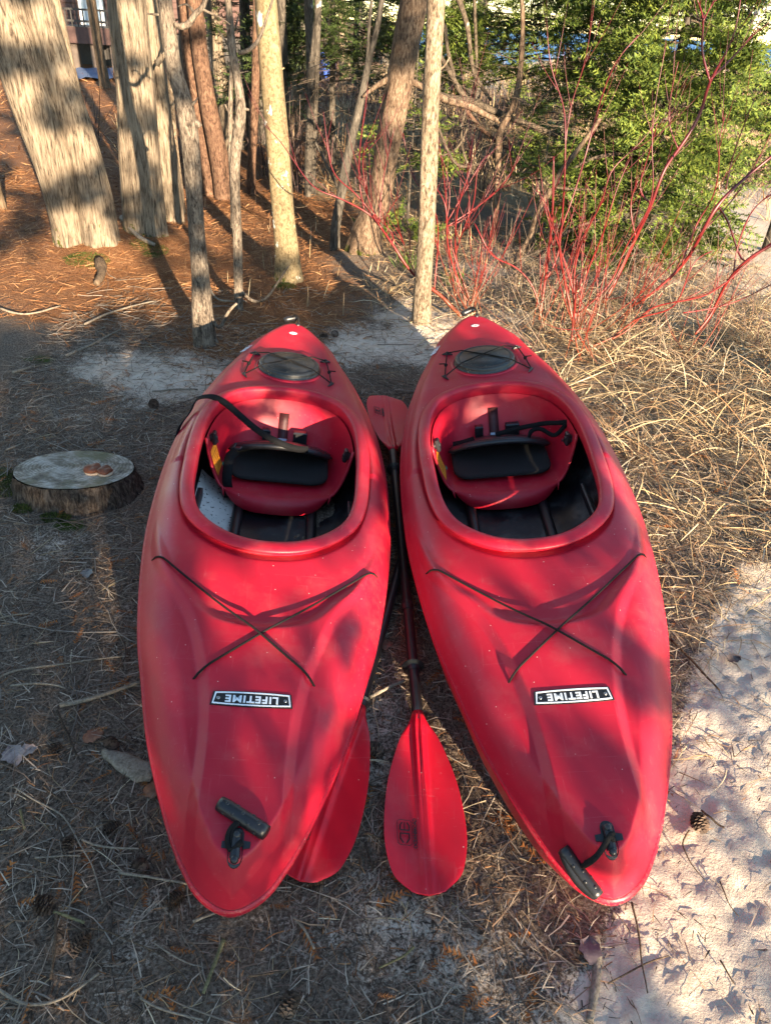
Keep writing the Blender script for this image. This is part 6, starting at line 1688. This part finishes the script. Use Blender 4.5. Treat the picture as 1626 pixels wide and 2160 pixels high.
# ------------------------------------------------------------------ unseen trees added behind the camera to shade the clearing
# (lateral, height along the sun, how sunlit) of spots in the clearing as the photograph shows them
SHADE_AB = [(-0.081,0.593,0), (-0.242,0.674,0), (0.067,0.698,0), (0.362,0.693,0.05), (-0.203,0.479,0), (0.023,0.436,0), (-0.254,0.379,0), (-0.116,0.31,0), (-0.275,0.263,0), (-0.09,0.249,0), (-0.217,0.206,0), (0,0.157,0), (0.199,0.153,0), (0.41,0.147,0), (0.513,0.12,0), (0.706,0.101,0.05), (0.833,0.101,0.1), (-0.294,0.814,0), (0.13,0.835,0.05), (0.624,0.741,0), (1.77,0.936,0.05), (1.295,0.938,0.05), (1.895,0.889,0.2), (1.13,0.885,0), (1.9,0.746,0.05), (1.915,0.987,0.35), (1.495,0.854,0), (1.193,0.715,0.6), (0.684,0.934,1), (1.13,0.885,0), (1.057,0.982,1), (0.744,0.87,0.5), (0.334,0.819,0.7), (0.228,0.731,0), (0.206,0.726,0.7), (0.106,0.623,0), (0.133,0.585,0.35), (0.293,0.614,1), (0.424,0.627,1), (0.543,0.605,1), (0.586,0.574,0.8), (0.69,0.579,1), (0.831,0.579,1), (0.36,0.573,0.7), (0.252,0.557,0.3), (0.359,0.533,0.2), (0.576,0.516,0), (0.609,0.471,1), (0.532,0.455,1), (0.468,0.515,0.4), (0.301,0.484,0), (0.135,0.497,0.1), (0.111,0.526,0.2), (0.046,0.445,0), (0.203,0.458,0), (0.383,0.486,0.3), (0.118,0.363,0), (0.109,0.425,0), (0.992,0.579,0.5), (0.972,0.547,0.9), (1.13,0.583,0.8), (1.239,0.599,0.2), (1.278,0.584,0.2), (1.363,0.603,0.3), (1.074,0.54,0), (1.199,0.561,0.1), (1.055,0.52,0.9), (1.17,0.536,0.8), (1.311,0.566,0.9), (1.394,0.587,0.2), (1.407,0.562,0.9), (1.401,0.523,0.9), (1.246,0.462,0), (1.121,0.438,0.7), (1.089,0.494,0.8), (1.174,0.503,0.1), (1.118,0.461,0.2), (1.028,0.487,0.9), (0.925,0.478,0.9), (0.845,0.443,0.6), (0.844,0.433,0.7), (0.86,0.472,0.3), (0.892,0.442,0.1), (0.99,0.448,0.1), (0.999,0.435,0.1), (0.868,0.416,0), (0.902,0.412,0.2), (0.995,0.426,0.7), (1.063,0.391,0.9), (1.022,0.355,0.8), (0.949,0.401,0.2), (0.916,0.385,0.8), (0.849,0.389,0), (0.807,0.371,0), (0.799,0.378,0), (0.865,0.338,0.2), (0.853,0.276,0.9), (0.688,0.255,1), (0.7,0.242,0.1), (0.635,0.212,0.8), (0.623,0.24,0.2), (0.53,0.204,0), (0.689,0.232,0.9), (0.829,0.209,0.8), (0.816,0.168,0.6), (0.726,0.169,0.2), (0.782,0.15,0.2), (1.87,0.285,1), (2.229,0.32,1), (2.766,0.398,1), (2.897,0.488,1), (3.21,0.591,1), (3.341,0.706,1), (3.792,0.633,0.8), (3.567,0.531,0.3), (1.62,0.227,0.2), (1.517,0.198,0.1), (1.819,0.238,0.1), (1.829,0.212,0.1), (2.061,0.252,0.1), (1.728,0.189,1), (1.527,0.157,1), (1.527,0.143,1), (1.462,0.168,0.8), (1.287,0.146,0.2), (1.366,0.127,0), (1.33,0.11,0), (1.424,0.128,0.1), (1.18,0.114,1), (1.067,0.1,0.9), (1.018,0.099,0.9), (1.173,0.088,1), (1.184,0.076,0.9), (1.039,0.074,1), (1.093,0.056,0.1), (0.945,0.082,0.6), (0.964,0.107,0.7), (0.88,0.088,0.1), (0.805,0.078,0), (1.157,0.128,0.6), (1.377,0.16,0.2), (-0.209,1.125,0.9), (0.075,1.043,1), (-0.126,1.484,0.1), (0.485,1.113,1), (0.514,0.998,0.5), (0.909,1.168,0.5), (1.571,1.381,0.8), (1.242,1.147,0.4), (-0.085,0.993,0.5), (0.606,0.916,0.2), (0.302,0.899,0.1), (2.031,1.091,0.4), (1.838,1.025,0.9), (2.09,1.012,1), (2.444,0.996,0.9), (2.164,0.918,0.7), (3.067,1.07,0.7), (3.488,1.051,0.9), (2.951,0.88,0.9), (3.253,0.842,0.8), (3.984,1.296,0.4), (4.242,1.213,0.6), (0.132,2.71,0.8), (-0.023,2.519,0.2), (-0.002,2.039,1), (0.194,2.576,0.3), (-0.004,2.327,0.8), (0.212,2.356,0.4), (0.03,1.886,0.9), (0.116,1.664,0.3), (0.185,1.497,0.9), (0.223,1.326,0.6), (0.199,1.945,0.6), (0.18,2.185,0.3), (0.322,1.723,0.3), (0.345,1.459,0.5), (0.821,2.784,0.9), (0.874,2.678,1), (0.712,2.674,0.4), (0.824,2.56,0.3), (0.735,2.383,0.9), (0.695,2.325,0.9), (0.811,2.202,0.3), (0.724,2.045,0.9), (0.806,1.882,0.3), (0.689,1.785,0.8), (0.737,1.613,0.3), (0.828,1.433,0.2), (0.766,1.33,0.2), (0.877,2.419,0.8), (0.754,0.918,0), (0.769,1.084,1), (0.766,1.192,0.1), (0.763,1.297,0.9), (0.764,1.449,0.2), (0.773,1.644,0.2), (0.774,1.85,0.3), (0.773,1.96,1), (0.768,2.13,0.2), (0.741,2.292,0.3), (0.731,2.408,0.3), (1.108,0.989,0.9), (1.115,1.235,0.4), (1.133,1.689,0.5), (1.137,1.873,1), (1.168,2.12,0.9), (1.164,2.424,0.3), (1.59,1.108,0.5), (1.591,1.274,0.2), (1.571,1.436,1), (1.546,1.685,0.8), (1.535,1.834,1), (1.519,2.253,1), (1.502,2.563,1), (1.526,2.007,0.5), (2.156,0.859,0.9), (2.141,0.983,0.2), (2.147,1.133,1), (2.144,1.39,1), (2.139,1.659,1), (2.133,1.911,1), (2.126,2.147,1), (2.12,2.369,1), (2.118,2.538,1), (2.451,1.495,0.8), (2.534,2,0.4), (2.579,2.371,0.8), (2.601,2.547,0.2), (2.649,2.77,0.4)]
def shade_trees():
    h = math.hypot(SUN[0], SUN[1]); T = np.array([-SUN[1], SUN[0], 0]) / h; U = np.cross(SUN, T)
    if U[2] < 0: U = -U
    D0 = 5.2
    S = np.array(SHADE_AB); q = np.random.default_rng(11)
    N = 80000
    a = q.uniform(-1.5, 4.4, N); b = np.where(q.random(N) < .45, q.uniform(-.12, 1.0, N), q.uniform(-.12, 3.3, N))
    lit = np.empty(N)
    for i in range(0, N, 2000):
        sg = np.where(b[i:i + 2000] < .75, .029, .085)[:, None]
        sg = np.where(a[i:i + 2000, None] > 1.45, sg * 1.6, sg)
        w_ = np.exp(-((a[i:i + 2000, None] - S[:, 0]) ** 2 + (1.5 * (b[i:i + 2000, None] - S[:, 1])) ** 2) / (2 * sg ** 2))
        aa, bb = a[i:i + 2000], b[i:i + 2000]
        pri = np.where((aa < .62) & (bb < .8), 0.0, np.where(bb < .30, np.where(aa < .95, 0.05, .75), np.where(aa > 1.9, .92, np.where(bb > 1.05, .62, .35))))
        pri = np.where((aa < .45) & (bb < .9), 0.0, pri)
        pri = np.clip(pri + (vnoise(aa * 7 + 3, bb * 11 + 5) - .5) * 1.3 * ((pri > .02) & (bb > .3)), 0, 1)
        lit[i:i + 2000] = ((w_ * S[:, 2]).sum(1) + .06 * pri) / (w_.sum(1) + .06)
    # shade on the open sand: a broad oblique band, the cool strip by the straw, the near corner
    aj = a + .05 * (vnoise(a * 14, b * 60) - .5) * 2; bj = b + .014 * (vnoise(a * 12 + 9, b * 40 + 4) - .5) * 2
    sandy = (a > .97) & (b < .285)
    band = smooth(1.35 - np.abs(aj - 1.35) / .085) * smooth((.185 - bj) / .02) + smooth((aj - 1.46) / .06) * smooth((bj - .183) / .012) * smooth((.262 - bj) / .012) + smooth((aj - 1.07) / .03) * smooth((.064 - bj) / .008) + smooth((1.16 - aj) / .04) * smooth((bj - .165) / .02)
    band = band + 1.2 * smooth((vnoise(a * 16 + 3, b * 95 + 7) - .78) / .06)
    lit = np.where(sandy, np.clip(1 - band, 0, 1), lit)
    lit = smooth((lit - .33) / .32)
    tau = -1.35 * np.log(np.maximum(lit, .03))
    area = 5.9 * 3.42; leaf = .00095
    dn = np.where(b < 1.0, .45 * 5.9 * 3.42 / (5.9 * 1.12) + .55, .55)
    keep = q.random(N) < tau * area / (N * dn) / leaf * .5
    # cover twice where fully shaded
    a, b = a[keep], b[keep]
    deck = (b >= .33) & (b < .78) & (a > .15) & (a < 1.5)
    rep = np.where((b < .33) & (a > .6), 20, np.where(deck, 5, 2)); fine = np.repeat(np.where(rep == 20, .30, np.where(deck, .62, 1.0)), rep)
    a = np.repeat(a, rep); b = np.repeat(b, rep)
    a = a + q.normal(0, 1, len(a)) * np.where(fine < .9, .008, .012); b = b + q.normal(0, 1, len(b)) * np.where(fine < .5, .003, np.where(fine < .9, .006, .010))
    homes = [-1.25, -.62, .35, 1.5, 3.9]
    idx = np.abs(a[:, None] - np.array(homes)).argmin(1)
    names = ['far left', 'left', 'middle', 'right', 'far right']
    for k, ha in enumerate(homes):
        D = D0 + q.normal(0, .35, len(a)) + .25 * k * (k < 4)
        P = a[:, None] * T + b[:, None] * U + D[:, None] * SUN
        P = P[idx == k]; small = fine[idx == k][:, None]
        base = ha * T + (D0 + .25 * k * (k < 4)) * SUN * [1, 1, 0]; base[2] = _li(base[0], base[1]) - .05
        root = empty('cedar_tree', base)  # added shade caster, there only for the shadow it throws
        tag(root, 'cedar added as an unseen shade caster behind the camera, %s in its row' % names[k], 'tree', 'cedars added behind the camera for shade')
        if k in (0, 1, 4):
            link('trunk', trunk_mesh([[0, 0, -.2], [0, 0, 2.5], [.05, 0, 5.5]], [.11, .08, .03], BK['cedar'], 12, .05, 9), root)
        else:
            # short trunk set aside; only its loose added leaves shade the clearing
            off = T * (-.0) + SUN * [1, 1, 0] * 1.2
            link('trunk', trunk_mesh([off + [0, 0, -.2], off + [0, 0, 1.0]], [.06, .05], BK['cedar'], 12, .05, 9), root)
        n = len(P)
        X = q.normal(0, 1, (n, 3)); X /= np.linalg.norm(X, axis=1)[:, None]
        # leaf sprays roughly facing the sun
        X = X - SUN * (X @ SUN)[:, None] * .7; X /= np.linalg.norm(X, axis=1)[:, None]
        Y = np.cross(SUN, X); s1 = q.uniform(.022, .040, n)[:, None] * small; s2 = q.uniform(.010, .018, n)[:, None] * small
        V = np.stack([P - X * s1, P - Y * s2 + X * s1 * .2, P + X * s1, P + Y * s2 + X * s1 * .1], 1).reshape(-1, 3) - base
        link('foliage', mesh('foliage', V, np.arange(4 * n).reshape(-1, 4), NM['cedar'], False), root)  # loose leaf quads laid out by the sunlit map, no limbs
shade_trees()
